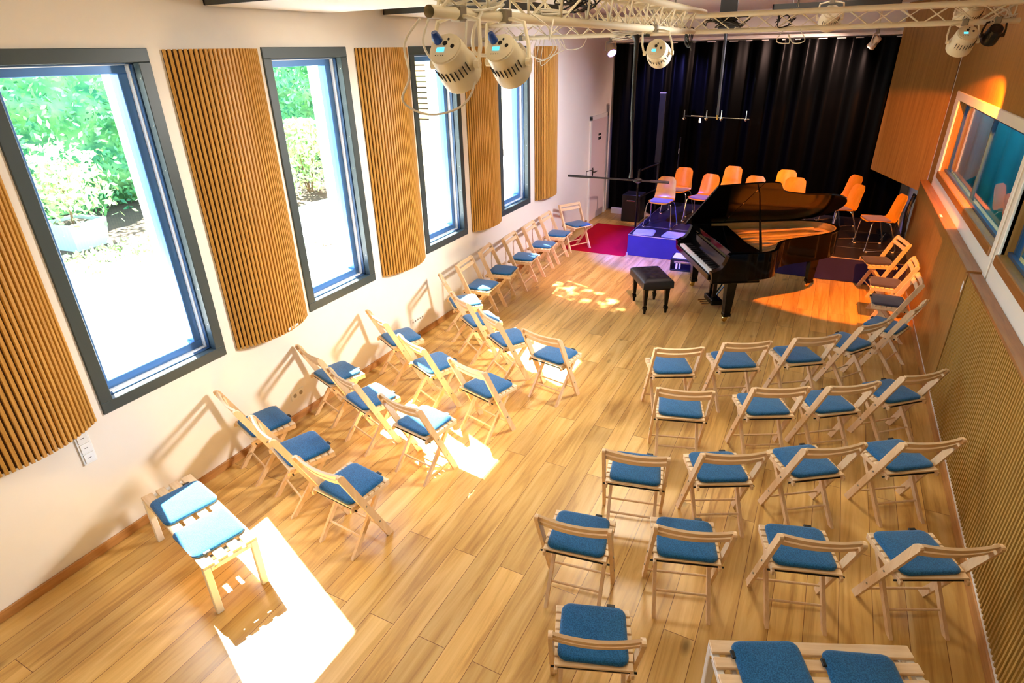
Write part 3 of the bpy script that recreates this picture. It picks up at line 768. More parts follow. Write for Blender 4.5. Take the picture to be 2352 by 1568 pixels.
def shells():
    p = shell_proto(); first = True
    L = [(1.74, 10.42, 178, 'orange plywood shell chair at the stage edge, behind the microphone bar'),
         (1.80, 11.42, 172, 'orange plywood shell chair in the second rank, behind the chair at the stage edge'),
         (2.34, 10.93, 162, 'orange plywood shell chair beside the open front edge of the piano lid'),
         (2.62, 11.85, 172, 'orange plywood shell chair by the curtain, behind the tip of the piano lid front'),
         (3.11, 11.0, 170, 'orange shell chair of which only the top shows above the piano lid peak'),
         (3.58, 11.78, 178, 'orange shell chair by the curtain, past the peak of the piano lid'),
         (3.79, 11.08, 183, 'orange shell chair directly behind the hollow of the piano lid'),
         (4.50, 11.72, 125, 'orange shell chair by the curtain, half hidden behind another near the corner'),
         (4.52, 10.92, 120, 'orange shell chair in the middle of the trio beside the angled board'),
         (5.06, 10.38, 108, 'orange shell chair standing closest to the oak panel and the orange-lit folding chair')]
    for x, y, a, lab in L:
        if first: p.location = (x, y, ZS+.002); p.rotation_euler = (0, 0, R(a)); p['label'] = lab; p['group'] = 'orange shell chairs on the stage'; first = False
        else: dup(p, (x, y, ZS+.002), R(a), lab, 'orange shell chairs on the stage')
shells()

# ------------------------------------------------------------------ grand piano
def piano():
    t = thing('grand_piano', 'black grand piano with its lid propped open in front of the stage', 'piano', (3.08, 7.988, 0), R(-60.38))
    zt, zb = .95, .61
    out = [(.745, -.06), (.745, .14), (.735, .28), (.70, .42), (.62, .53), (.48, .62), (.33, .72), (.23, .88), (.17, 1.07), (.12, 1.25), (.06, 1.42), (-.02, 1.58), (-.12, 1.70), (-.27, 1.79), (-.44, 1.80), (-.59, 1.73), (-.69, 1.58), (-.735, 1.36), (-.745, 1.1), (-.745, .6), (-.745, -.06)]
    sp = [(p.x, p.y) for p in smooth_path([(a, b, 0) for a, b in out], 4)]
    def inset(poly, d):
        r = []; n = len(poly)
        for i in range(n):
            a = Vector(poly[max(i-1, 0)]); b = Vector(poly[min(i+1, n-1)]); tn = (b-a).normalized(); nr = Vector((-tn.y, tn.x))
            r.append((poly[i][0]+nr.x*d, poly[i][1]+nr.y*d))
        return r
    ins = inset(sp, .045); n = len(sp)
    def wall(o_, i_, z0, z1):
        V = [(x, y, z0) for x, y in o_]+[(x, y, z1) for x, y in o_]+[(x, y, z1) for x, y in i_]+[(x, y, z0) for x, y in i_]
        F = []
        for k in range(n-1):
            for j in range(4): F.append((j*n+k, j*n+k+1, ((j+1) % 4)*n+k+1, ((j+1) % 4)*n+k))
        F += [(0, n, 2*n, 3*n), (n-1, 4*n-1, 3*n-1, 2*n-1)]
        m = MB(); m.add(V, F); return m
    wall(sp, ins, zb, zt).obj('rim', 'black', t, 40)
    ins2 = inset(sp, .062)
    wall(inset(sp, .0452), ins2, .80, zt-.006).obj('inner_rim', 'mahog', t, 40)
    m = MB(); m.prism([(x, y) for x, y in ins], .76, .80, 'z'); m.obj('soundboard', 'spruce', t)
    m = MB(); m.prism([(x, y) for x, y in inset(sp, .03)], zb, zb+.03, 'z'); m.obj('underside', 'black', t)
    # cast plate with struts
    pl = inset(sp, .085); m = MB(); k = n
    V = [(x, y, .845) for x, y in pl]+[(x, y, .86) for x, y in pl]
    inner = inset(sp, .17)
    m.add([(x, y, .848) for x, y in pl]+[(x, y, .862) for x, y in pl]+[(x, y, .862) for x, y in inner]+[(x, y, .848) for x, y in inner],
          [(j*k+i, j*k+i+1, ((j+1) % 4)*k+i+1, ((j+1) % 4)*k+i) for i in range(k-1) for j in range(4)])
    m.rbox(-.66, .66, .16, .36, .85, .866, .004)
    m.obj('iron_plate', 'gold', t)
    m = MB()
    for (xa, ya), (xb, yb) in (((-.42, .36), (-.55, 1.58)), ((-.14, .36), (-.30, 1.64)), ((.12, .36), (-.02, 1.42)), ((.36, .36), (.24, .72))):
        a, b = Vector((xa, ya, .868)), Vector((xb, yb, .868)); m.tube([a, b], .013, 6)
    m.obj('plate_struts', 'gold', t)
    m = MB()
    for i in range(46):
        u = i/45; xa = -.62+1.22*u; xb = -.55+ (.72*u if u < .6 else .432+.9*(u-.6)); yb = 1.55-.2*u if u < .6 else 1.43-2.3*(u-.6)
        m.tube([(xa, .34, .876), (xb*.9, max(yb, .55), .874)], .0012, 4)
    m.obj('strings', 'string', t)['kind'] = 'stuff'
    # music desk folded flat over the tuning pins
    m = MB(); m.prism([(-.66, .02), (.64, .02), (.70, .10), (.62, .25), (.56, .33), (.2, .30), (-.62, .36)], .905, .925, 'z'); m.obj('music_desk', 'black', t)
    m = MB(); m.rbox(-.70, .70, -.07, .02, .86, .945, .006); m.obj('pin_rail', 'black', t)
    # cheeks and arms
    for s in (-1, 1):
        x0, x1 = (-.745, -.66) if s < 0 else (.66, .745)
        prof = [(-.30, .585), (.15, .585), (.15, zt), (-.09, zt), (-.12, .93), (-.15, .84), (-.20, .765), (-.27, .735), (-.315, .72)]
        MB().prism(prof, x0, x1, 'x').obj('cheek', 'black', t)
    MB().rbox(-.66, .66, -.325, -.295, .60, .672, .004).obj('key_slip', 'black', t)
    MB().rbox(-.745, .745, -.295, .3, .575, .61, .004).obj('keybed', 'black', t)
    mf = Matrix.Translation((0, -.135, .69)) @ Matrix.Rotation(R(-14), 4, 'X')
    MB().rbox(-.66, .66, 0, .022, 0, .16, .004, mf).obj('fallboard', 'black', t)
    kb = MB().rbox(-.66, .66, -.29, -.10, .612, .655, .003).obj('key_frame', 'mahog', t)
    for s in (-1, 1): MB().rbox(s*.637-.023, s*.637+.023, -.29, -.12, .655, .70, .004).obj('key_block', 'black', t)
    kw = 1.226/52
    wk = MB().rbox(-kw/2+.0006, kw/2-.0006, -.288, -.125, .655, .69, .0015).mesh('white_key', M['ivory'])
    bk = MB().prism([(-.240, .685), (-.125, .685), (-.125, .704), (-.234, .702)], -.0055, .0055, 'x').mesh('black_key', M['ebony'])
    for i in range(52):
        o = bpy.data.objects.new('white_key', wk); C.objects.link(o); o.parent = kb; o.location = (-.613+kw*(i+.5), 0, 0)
        if (i % 7) in (0, 2, 3, 5, 6) and i < 51:
            o = bpy.data.objects.new('black_key', bk); C.objects.link(o); o.parent = kb; o.location = (-.613+kw*(i+1), 0, 0)
    # legs with castors
    for x, y in ((-.70, .0), (.60, .0), (-.48, 1.63)):
        m = MB(); V = []; F = []
        rings = [(.61, .075), (.56, .075), (.54, .06), (.30, .050), (.13, .040), (.125, .046), (.085, .046), (.08, .036)]
        for z, h in rings: V += [(x-h, y-h, z), (x+h, y-h, z), (x+h, y+h, z), (x-h, y+h, z)]
        for i in range(len(rings)-1):
            for j in range(4): F.append((i*4+j, (i+1)*4+j, (i+1)*4+(j+1) % 4, i*4+(j+1) % 4))
        F += [(0, 1, 2, 3), tuple(len(V)-4+j for j in (3, 2, 1, 0))]
        m.add(V, F); lg = m.obj('leg', 'black', t)
        m = MB(); m.lathe([(.02, 0), (.036, .006), (.036, .024), (.02, .03)], 16, frame_to((x-.02, y-.015, .036), (1, .3, 0)))
        m.tube([(x, y, .085), (x, y, .05)], .02, 10); m.rbox(x-.03, x+.025, y-.025, y+.02, .055, .075, .005)
        m.obj('castor', 'brass', lg)
    # pedal lyre
    ly = MB()
    for s in (-1, 1): ly.rbox(.06+s*.06-.018, .06+s*.06+.018, -.02, .03, .12, .58, .004)
    ly.rbox(-.09, .21, -.05, .10, .06, .135, .008); ly.tube([(.06, .05, .13), (.06, .36, .58)], .010, 8); ly.tube([(.02, .05, .13), (-.08, .36, .58)], .010, 8)
    ly = ly.obj('pedal_lyre', 'black', t)
    for i in (-1, 0, 1):
        MB().rbox(.06+i*.07-.014, .06+i*.07+.014, -.16, -.045, .055, .066, .004).obj('pedal', 'brass', ly)
    # lid, in a hinged frame
    A = R(35); mt = Matrix.Translation((-.685, 0, zt+.012)) @ Matrix.Rotation(-A, 4, 'Y')
    lp = [(1.25, -.21), (1.29, .10), (1.315, .30), (1.32, .42), (1.28, .54), (1.17, .62), (1.06, .69), (1.0, .77), (.95, .92), (.915, 1.05), (.89, 1.25), (.86, 1.45), (.78, 1.62), (.63, 1.75), (.42, 1.80), (.22, 1.76), (.07, 1.62), (-.02, 1.40), (-.05, 1.1)]
    body = [(p.x, p.y) for p in smooth_path([(a, b, 0) for a, b in lp[3:]], 4)]
    main = [(1.318, .336)]+body+[(-.055, .336)]
    ld = MB().prism(main, 0, .02, 'z', mt).obj('lid', 'lidblack', t, 40)
    MB().prism([(1.25, -.21), (1.29, .10), (1.315, .326), (-.055, .326), (-.055, -.21)], 0, .02, 'z', mt).obj('front_lid', 'lidblack', t, 40)
    m = MB()
    for y in (.05, .22, .9, 1.3): m.tube([mt @ Vector((-.03, y-.03, -.004)), mt @ Vector((-.03, y+.03, -.004))], .008, 6)
    for x in (.2, .7, 1.1): m.tube([mt @ Vector((x-.03, .331, -.003)), mt @ Vector((x+.03, .331, -.003))], .006, 6)
    m.obj('hinge', 'brass', ld)
    a = Vector((.66, .30, .90)); b = mt @ Vector((1.02, .40, 0))
    m = MB(); d = (b-a).normalized(); m.tube([a, a+(b-a)*.55], [.02, .015], 4); m.tube([a+(b-a)*.5, b], [.010, .008], 6); m.obj('lid_prop', 'black', t)
piano()
def stool():
    t = thing('piano_stool', 'black tufted leather piano stool in front of the keyboard', 'stool', (2.353, 7.565, 0), R(-57))
    hx, hy, zt, zb = .31, .205, .50, .40
    n, q = 36, 24; V = []; F = []
    zb = .372
    btn = [(-.19, -.07), (0, -.07), (.19, -.07), (-.095, .0), (.095, .0), (-.19, .07), (0, .07), (.19, .07)]
    for j in range(q+1):
        for i in range(n+1):
            u, v = -1+2*i/n, -1+2*j/q
            edge = max(abs(u)**8, abs(v)**6); z = zt-.04*edge
            x, y = u*hx, v*hy
            for bx, by in btn:
                d2 = (x-bx)**2+(y-by)**2; z -= .016*math.exp(-d2/.0011)
            z += .006*(1-abs(u)**2)*(1-abs(v)**2); V.append((x, y, z))
    for j in range(q):
        for i in range(n): a = j*(n+1)+i; F.append((a, a+1, a+n+2, a+n+1))
    ringi = [i for i in range(n+1)]+[j*(n+1)+n for j in range(1, q+1)]+[q*(n+1)+i for i in range(n-1, -1, -1)]+[j*(n+1) for j in range(q-1, 0, -1)]
    b0 = len(V)
    for k in ringi: x, y, z = V[k]; V.append((x*1.0, y*1.0, zb))
    L = len(ringi)
    for k in range(L): F.append((ringi[(k+1) % L], ringi[k], b0+k, b0+(k+1) % L))
    F.append(tuple(b0+k for k in range(L))[::-1])
    m = MB(); m.add(V, F); c = m.obj('cushion', 'leather', t, 50)
    m = MB()
    for bx, by in btn: m.lathe([(.001, .006), (.008, .004), (.009, 0)][::-1], 10, Matrix.Translation((bx, by, zt-.016)))
    m.obj('tuft_button', 'leather', c)
    MB().rbox(-.28, .28, -.175, .175, .345, .374, .004).obj('apron', 'black', t)
    MB().tube([(-.05, -.206, .45), (-.05, -.212, .45)], .006, 8).obj('rivet', 'brass', c)
    for sx in (-1, 1):
        for sy in (-1, 1):
            x, y = sx*.24, sy*.145
            m = MB(); V = []; F = []; rings = [(.37, .030), (.14, .020), (.10, .017), (.098, .025), (.06, .025), (.055, .018), (0, .013)]
            for z, h in rings: V += [(x-h, y-h, z), (x+h, y-h, z), (x+h, y+h, z), (x-h, y+h, z)]
            for i in range(len(rings)-1):
                for j in range(4): F.append((i*4+j, (i+1)*4+j, (i+1)*4+(j+1) % 4, i*4+(j+1) % 4))
            F += [(0, 1, 2, 3), tuple(len(V)-4+j for j in (3, 2, 1, 0))]
            m.add(V, F); m.obj('leg', 'black', t)
stool()
def low_stool():
    t = thing('step_stool', 'small black open step with pages on top, behind the keyboard end of the piano', 'step', (2.44, 9.33, 0), R(4))
    m = MB(); m.rbox(-.20, .20, -.16, .16, .17, .195, .004); m.rbox(-.20, .20, -.16, .16, 0, .022, .004); m.rbox(-.20, -.18, -.16, .16, .02, .172, .003); m.rbox(.18, .20, -.16, .16, .02, .172, .003)
    m.obj('frame', 'blackp', t)
    tag(MB().rbox(2.27, 2.62, 9.20, 9.44, .196, .215, .003).obj('sheet_music', 'paper'), 'white stack of sheet music on the small black step by the stage', 'papers')
    m = MB(); 
    for k in range(2): m.rbox(-.12+k*.05, -.09+k*.05, -.12, -.08, .024, .12, .004)
    m.obj('bottle_necks', 'white', t)
low_stool()
def cloth():
    m = MB(); m.add([(2.12+.10*math.sin(k*.7)*.3+.04*(k % 2), 9.99+k*.03, ZS+.02+.06*(k % 3)) for k in range(0)], [])
    m = MB().pad(.22, .3, .10, .08, 0, 0, 0)
    o = m.obj('folded_cloth', 'pinkc', None, 60); o.location = (2.42, 9.98, ZS+.001); tag(o, 'rose-coloured folded cloth on the stage beside the piano lid hinge', 'cloth')
cloth()

# ------------------------------------------------------------------ truss
def truss(axis, u0, u1, c, zl, label, dzu=.175):
    t = thing('lighting_truss', label, 'truss', (c if axis == 'y' else (u0+u1)/2, (u0+u1)/2 if axis == 'y' else c, zl), 0, 'cream lighting trusses under the ceiling')
    off = Vector((c, (u0+u1)/2, zl)) if axis == 'y' else Vector(((u0+u1)/2, c, zl))
    def P(u, dw, dz): return (Vector((c+dw, u, zl+dz)) if axis == 'y' else Vector((u, c+dw, zl+dz)))-off
    ch = [(0, 0), (-.10, dzu), (.10, dzu)]
    for dw, dz in ch:
        MB().tube([P(u0, dw, dz), P(u1, dw, dz)], .0245, 12, caps=False).obj('chord', 'trussw', t)
    step = .21; n = int((u1-u0-.1)/step)
    for (a, b) in ((0, 1), (0, 2), (1, 2)):
        pts = []
        for k in range(n+1): 
            q = ch[a] if k % 2 == 0 else ch[b]; pts.append(P(u0+.06+k*step, *q))
        MB().tube(pts, .0075, 6).obj('lacing', 'trussw', t)
        pts = []
        for k in range(n+1):
            q = ch[b] if k % 2 == 0 else ch[a]; pts.append(P(u0+.06+k*step, *q))
        if (a, b) == (0, 1): MB().tube(pts, .006, 6).obj('lacing', 'trussw', t)
    m = MB()
    k = u0+.6
    while k < u1-.2: m.tube([P(k, -.10, .19), P(k, -.10, H-zl)], .005, 6); m.tube([P(k, .10, .19), P(k, .10, H-zl)], .005, 6); k += 1.5
    m.obj('hanger_rods', 'clampm', t)
truss('y', 2.2, 7.1, 2.68, 3.35, 'cream triangular truss running lengthwise from the gallery to the cross truss')
truss('x', .04, 5.46, 7.28, 3.35, 'cream triangular truss crossing the hall from the window wall to the panelled wall', .148)

# ------------------------------------------------------------------ spotlights
def par(loc, aim, hook, label, r=.105, body='trussw', lens=None, display=True, plug=True, name='par_spotlight', length=.17, drop=False):
    t = thing(name, label, 'spotlight', loc, 0, 'spotlights hung on the trusses')
    ax = Vector(aim).normalized(); mt = frame_to((0, 0, 0), ax)
    h = length
    MB().lathe([(r*.62, -h*.62), (r*.80, -h*.60), (r*.86, -h*.45), (r*.9, -h*.1), (r, h*.1), (r*1.02, h*.30), (r*1.02, h*.46), (r*.95, h*.48), (r*.93, h*.30)], 28, mt).obj('housing', body, t, 40)
    m = MB()
    for k in range(9):
        a = R(200+k*14)
        p = [mt @ Vector((math.cos(a)*r*.93, math.sin(a)*r*.93, z)) for z in (-h*.3, h*.02)]; m.tube(p, .0028, 5)
    m.obj('cooling_slots', 'dark', t)
    bp = MB().lathe([(r*.60, -h*.66), (r*.74, -h*.64), (r*.74, -h*.60)], 24, mt).obj('rear_panel', body, t, 40)
    def on(x, y, d=.004): return mt @ Vector((-x*r, y*r, -h*.66-d))
    for x, y, s in ((-.02, .22, .12), (.40, .06, .10), (.12, .42, .06)): MB().lathe([(s*r, 0), (s*r, .004)], 12, frame_to(on(x, y, .002), ax)).obj('socket', 'dark', bp)
    m = MB()
    for k in range(4): m.lathe([(.022*r, 0), (.022*r, .003)], 8, frame_to(on(-.36+.13*k, -.40, .001), ax))
    m.obj('button_row', 'dark', bp)
    if display:
        x_, y_ = mt.col[0].to_3d(), mt.col[1].to_3d(); c0 = on(-.16, -.12, .003); m = MB()
        m.add([c0+x_*sx*.017+y_*sy*.009 for sx, sy in ((-1, -1), (1, -1), (1, 1), (-1, 1))], [(0, 1, 2, 3)]); m.obj('display', 'display', bp)
    if plug:
        p0 = on(-.40, .34); m = MB().tube([p0+ax*.01, p0-ax*.02, p0-ax*.035+Vector((0, 0, .008))], [.019, .019, .012], 12); m.obj('power_plug', 'bluep', bp)
    MB().lathe([(r*.9, h*.42), (r*.9, h*.44)], 24, mt).obj('lens', lens or 'ivory', t)
    # yoke: a flat U from the two side knobs up to the hook
    side = ax.cross(Vector((0, 0, 1))).normalized(); hk = Vector(hook)-Vector(loc)
    pts = [side*(r+.02)+ax*.0, side*(r+.024)+hk*.35, side*(r+.01)+hk*.85, side*(r*.4)+hk*.94, -side*(r*.4)+hk*.94, -side*(r+.01)+hk*.85, -side*(r+.024)+hk*.35, -side*(r+.02)]
    MB().tube(pts, .009, 6).obj('yoke', body, t)
    for s in (-1, 1): MB().lathe([(.018, 0), (.018, .022)], 10, frame_to(side*s*(r+.005), side*s)).obj('tilt_knob', body, t)
    m = MB(); m.tube([hk*.94, hk*1.0], .012, 8); m.rbox(-.025, .025, -.03, .03, -.03, .03, .006, Matrix.Translation(hk)); m.obj('hook_clamp', 'clampm', t)
    if drop: MB().tube([hk, (hk.x, hk.y, H-loc[2])], .012, 8).obj('drop_rod', 'trussw', t)
    return t
par((2.705, 2.33, 3.16), (-.05, .8, -.6), (2.68, 2.42, 3.35), 'cream spotlight hung lowest on the truss end, before the third window', .088, length=.16)
par((2.775, 2.68, 3.16), (.0, .8, -.6), (2.70, 2.80, 3.35), 'cream spotlight with blue plug hanging second from the truss end', .088, length=.16)
par((.58, 7.26, 3.175), (.35, .75, -.75), (.58, 7.28, 3.35), 'small cream spotlight under the window end of the cross truss', .10, lens='lens')
par((2.74, 5.5, 3.165), (-.06, .95, -.30), (2.70, 5.5, 3.35), 'cream spotlight seen from behind, hanging in front of the black curtain', .10, plug=False)
par((5.06, 7.12, 3.195), (-.12, .72, -.68), (5.06, 7.28, 3.35), 'cream spotlight hanging below the panelled-wall end of the cross truss', .10, plug=False)
par((5.10, 7.5, 3.43), (-.2, .7, -.66), (5.10, 7.46, 3.60), 'cream spotlight tucked behind the cross truss lattice near the panelled wall', .10, plug=False)
par((3.93, 7.75, 3.44), (-.1, .8, -.6), (3.93, 7.7, 3.60), 'cream spotlight seen through the lattice midway along the cross truss', .10, plug=False)
par((5.27, 7.16, 3.24), (-.15, .72, -.68), (5.30, 7.28, 3.36), 'black spotlight throwing orange light beside the panelled wall', .065, 'blackm', 'olens', False, False, length=.13)
par((.30, 11.55, 3.19), (.50, -.50, -.62), (.27, 11.62, 3.36), 'small spotlight glowing violet at the window end of the curtain', .085, 'trussw', 'lens', False, False, length=.16, drop=True)
par((4.50, 11.75, 3.20), (-.5, .3, -.75), (4.52, 11.78, 3.36), 'small pinkish spotlight near the angled board end of the curtain', .06, 'trussw', None, False, False, length=.16, drop=True)

# ------------------------------------------------------------------ cables
def cable(pts, label, r=.005, m='cable', k=8, group=None, name='cable'):
    tag(MB().tube(smooth_path(pts, k), r, 6).obj(name, m), label, 'cable', group)
cable([(2.60, 2.25, 3.33), (2.52, 2.24, 3.24), (2.56, 2.2, 3.12), (2.50, 2.22, 3.02), (2.60, 2.27, 2.965), (2.73, 2.33, 3.0), (2.78, 2.36, 3.10), (2.72, 2.40, 3.2), (2.70, 2.45, 3.34)], 'grey cable looping low around the lowest cream spotlight', .005)
cable([(2.62, 2.30, 3.35), (2.60, 2.26, 3.24), (2.64, 2.30, 3.16), (2.70, 2.3, 3.22)], 'short white cable at the back of the lowest cream spotlight', .005)
cable([(2.72, 2.55, 3.36), (2.70, 2.50, 3.28), (2.66, 2.58, 3.20), (2.72, 2.62, 3.19)], 'thick white cable curling into the blue plug of the second spotlight', .008)
cable([(2.85, 2.75, 3.36), (2.9, 2.85, 3.30), (2.86, 2.95, 3.25), (2.84, 3.05, 3.34)], 'thin white safety cable drooping beside the second spotlight', .004)
for i in range(4):
    o = i*.05
    cable([(.75+o, 7.25, 3.33), (.72+o, 7.22, 3.20-o), (.90+o, 7.22, 3.10+o*.4), (1.02+o, 7.24, 3.22), (.98+o, 7.26, 3.33)], 'coiled white cable hanging beside the small spotlight on the cross truss', .005, group='coiled cables by the small spotlight')
cable([(1.1, 7.24, 3.33), (1.2, 7.22, 3.22), (1.38, 7.22, 3.23), (1.45, 7.24, 3.33)], 'white cable sagging below the window end of the cross truss', .005)
rb = random.Random(21)
def tangle(c, spread, n, label, m='blackp', r=.005):
    pts = [tuple(c[i]+rb.uniform(-1, 1)*spread[i] for i in range(3)) for _ in range(n)]
    cable(pts, label, r, m, 7, name='cable_bundle')
tangle((2.66, 3.85, 3.46), (.07, .28, .07), 34, 'tangle of black cable lying in the lengthwise truss')
tangle((2.66, 2.75, 3.5), (.10, .45, .06), 30, 'mass of white cables piled into the truss end above the two spotlights', 'cable', .007)
tangle((2.70, 2.95, 3.54), (.12, .6, .05), 26, 'second heap of white cables on top of the truss end', 'cable', .008)
tangle((2.66, 2.6, 3.40), (.06, .3, .05), 16, 'white cables twisted around the truss above the two front spotlights', 'cable', .006)
tangle((2.98, 7.25, 3.44), (.22, .06, .06), 40, 'tangle of black cable where the two trusses meet')
tangle((2.62, 7.22, 3.28), (.05, .04, .12), 16, 'black cable ends hanging down from the truss junction')
tangle((3.55, 7.28, 3.42), (.10, .04, .09), 16, 'black cable loop tied to the cross truss past the junction')
tangle((1.95, 7.25, 3.34), (.22, .04, .05), 24, 'white cable tangle on the window side of the truss junction', 'cable')
tangle((5.32, 7.3, 3.42), (.10, .06, .09), 26, 'tangle of cables at the panelled-wall end of the cross truss', 'cable', .006)
cable([(2.62, 4.2, 3.39), (2.66, 4.9, 3.37), (2.62, 5.6, 3.385), (2.66, 6.3, 3.37), (2.64, 7.0, 3.39)], 'black cable running along the lower chord of the lengthwise truss', .007, 'blackp')
cable([(3.55, 7.22, 3.34), (3.50, 7.2, 3.24), (3.62, 7.2, 3.22), (3.60, 7.21, 3.30), (3.66, 7.2, 3.22), (3.76, 7.2, 3.24), (3.70, 7.22, 3.34)], 'white cable bow hanging under the cross truss before the curtain', .005)
tangle((2.68, 3.4, 3.385), (.03, .3, .025), 8, 'loose white cable resting beside the lengthwise truss', 'cable')

# ------------------------------------------------------------------ microphones, poles, rails on the stage
def boom():
    t = thing('microphone_boom', 'black pole hung from the truss with a long horizontal bar at its foot', 'microphone stand', (2.02, 7.25, 3.34))
    MB().tube([(0, 0, 0), (.015, 0, -.06), (.02, 0, -.9)], [.05, .028, .024], 10).obj('drop_pole', 'blackm', t)
    MB().tube([(.02, 0, -.85), (.05, 0, -1.45), (.05, 0, -1.56)], [.018, .014, .03], 10).obj('lower_tube', 'blackm', t)
    MB().rbox(-.12, .16, -.02, .02, -.02, .005, .004).obj('ceiling_clamp', 'blackm', t)
    b = MB().tube([(-.775, 0, -1.585), (-.05, 0, -1.585), (.52, 0, -1.583)], .011, 10).obj('crossbar', 'blackm', t)
    MB().tube([(-.775, 0, -1.585), (-.48, 0, -1.585)], .015, 10).obj('grip', 'blackp', b)
    MB().tube([(.30, 0, -1.583), (.52, 0, -1.583)], .016, 10).obj('grip', 'blackp', b)
    m = MB(); m.lathe([(.02, -.03), (.05, -.015), (.05, .015), (.02, .03)], 16, Matrix.Translation((.14, 0, -1.585))); m.obj('joint_block', 'blackm', b)
    m = MB(); m.tube([(-.53, 0, -1.57), (-.53, 0, -1.52), (-.44, 0, -1.49)], .006, 6); m.obj('wing_nut', 'blackm', b)
boom()
def micbar():
    y = 8.6
    t = thing('microphone_bar', 'slim black microphone bar hanging on a pole before the curtain', 'microphone stand', (2.77, y, 3.36))
    MB().tube([(0, 0, 0), (.02, 0, -.96)], [.02, .016], 10).obj('drop_pole', 'blackm', t)
    MB().rbox(-.10, .10, -.03, .03, 0, H-3.36, .003).obj('ceiling_mount', 'blackm', t)
    z = -.985
    MB().tube([(-.42, 0, z+.005), (.42, 0, z-.02)], .006, 8).obj('crossbar', 'blackm', t)
    for x in (-.41, -.12, .07, .38):
        m = MB(); m.tube([(x, 0, z+.08), (x, 0, z-.02)], .007, 8); m.lathe([(.002, -.05), (.012, -.042), (.024, -.022), (.024, -.018)], 12, Matrix.Translation((x, 0, z))); m.obj('microphone', 'steel', t)
    m = MB(); m.tube([(-.20, 0, z-.02), (-.20, 0, z-.075)], .014, 10); m.obj('white_microphone', 'white', t)
    MB().tube([(.02, 0, z+.03), (.02, 0, z-.035)], .014, 10).obj('brass_coupler', 'brass', t)
    MB().tube([(-.32, -.008, z+.008), (-.16, -.008, z+.002)], .008, 8).obj('clip', 'steel', t)
micbar()
def backstage():
    t = thing('column_speaker', 'tall slim black column loudspeaker standing before the curtain', 'loudspeaker', (1.18, 12.2, 0))
    MB().rbox(-.06, .06, -.06, .06, 1.15, 2.45, .006).obj('column', 'blackm', t)
    m = MB(); m.tube([(0, 0, .015), (0, 0, 1.16)], .018, 10); m.rbox(-.11, .11, -.11, .11, 0, .02, .004); m.obj('base', 'blackm', t)
    MB().rbox(-.062, .062, -.063, -.058, 2.43, 2.452, .001).obj('top_edge', 'alu', t)
    t = thing('stair_rail', 'black tubular handrail at the stage steps beside the carpet', 'handrail', (1.2, 11.4, 0))
    MB().tube(smooth_path([(-.16, -.05, .0), (-.16, -.05, 1.05), (-.13, 0, 1.12), (-.02, .25, 1.16), (.08, .45, 1.18)], 6), .02, 10).obj('front_post', 'blackm', t)
    MB().tube([(.08, .45, 0), (.08, .45, 1.18)], .02, 10).obj('rear_post', 'blackm', t)
    MB().tube([(-.16, -.05, .6), (.08, .45, .7)], .014, 8).obj('mid_rail', 'blackm', t)
    t = thing('microphone_stand', 'black straight microphone stand rising behind the shell chairs near the carpet', 'microphone stand', (1.60, 12.1, ZS+.001))
    MB().tube([(0, 0, 0), (0, 0, 1.3)], .014, 8).obj('upright', 'blackm', t); MB().lathe([(.16, 0), (.16, .015), (.02, .03)], 20).obj('base', 'blackm', t)
    MB().tube([(0, 0, 1.0), (0, 0, 1.09)], .02, 8).obj('clutch', 'steel', t)
    t = thing('flight_case', 'low black equipment box beside the stage steps', 'case', (.82, 12.0, 0))
    MB().rbox(-.22, .16, -.2, .2, .0, .55, .01).obj('shell', 'blackp', t)
    m = MB(); m.rbox(-.12, .06, -.213, -.199, .42, .44, .003); m.obj('handle', 'steel', t)
    m = MB(); m.rbox(.19, .60, B-.16, B-.10, .0, .12, .004)
    tag(m.obj('heater_box', 'white'), 'low white box on the floor under the curtain hem', 'box')
    t = thing('cable_bundle', 'thick bundle of black cables hanging on the white wall behind the stage corner', 'cable', (5.56, 11.35, .4))
    m = MB()
    for k in range(10):
        m.tube(smooth_path([(-.02+rb.uniform(-.02, 0), rb.uniform(-.10, .10), .62), (-.05+rb.uniform(-.03, 0), rb.uniform(-.12, .12), .3), (-.04, rb.uniform(-.10, .10), -.05+rb.uniform(-.1, .1))], 6), .014, 6)
    m.obj('loops', 'blackp', t)
    MB().tube([(-.01, -.06, .6), (-.06, -.05, .6)], .006, 6).obj('hook', 'steel', t)
    t = thing('floor_monitor', 'small dark equipment stand with wires at the stage corner by the oak panel', 'equipment', (5.25, 11.0, ZS))
    m = MB(); m.rbox(-.10, .10, -.1, .1, .12, .34, .01); m.obj('housing', 'blackp', t)
    m = MB()
    for a in range(3): m.tube([(0, 0, .14), (.16*math.cos(a*2.1), .16*math.sin(a*2.1), .005)], .008, 6)
    m.obj('tripod_legs', 'steel', t)
backstage()

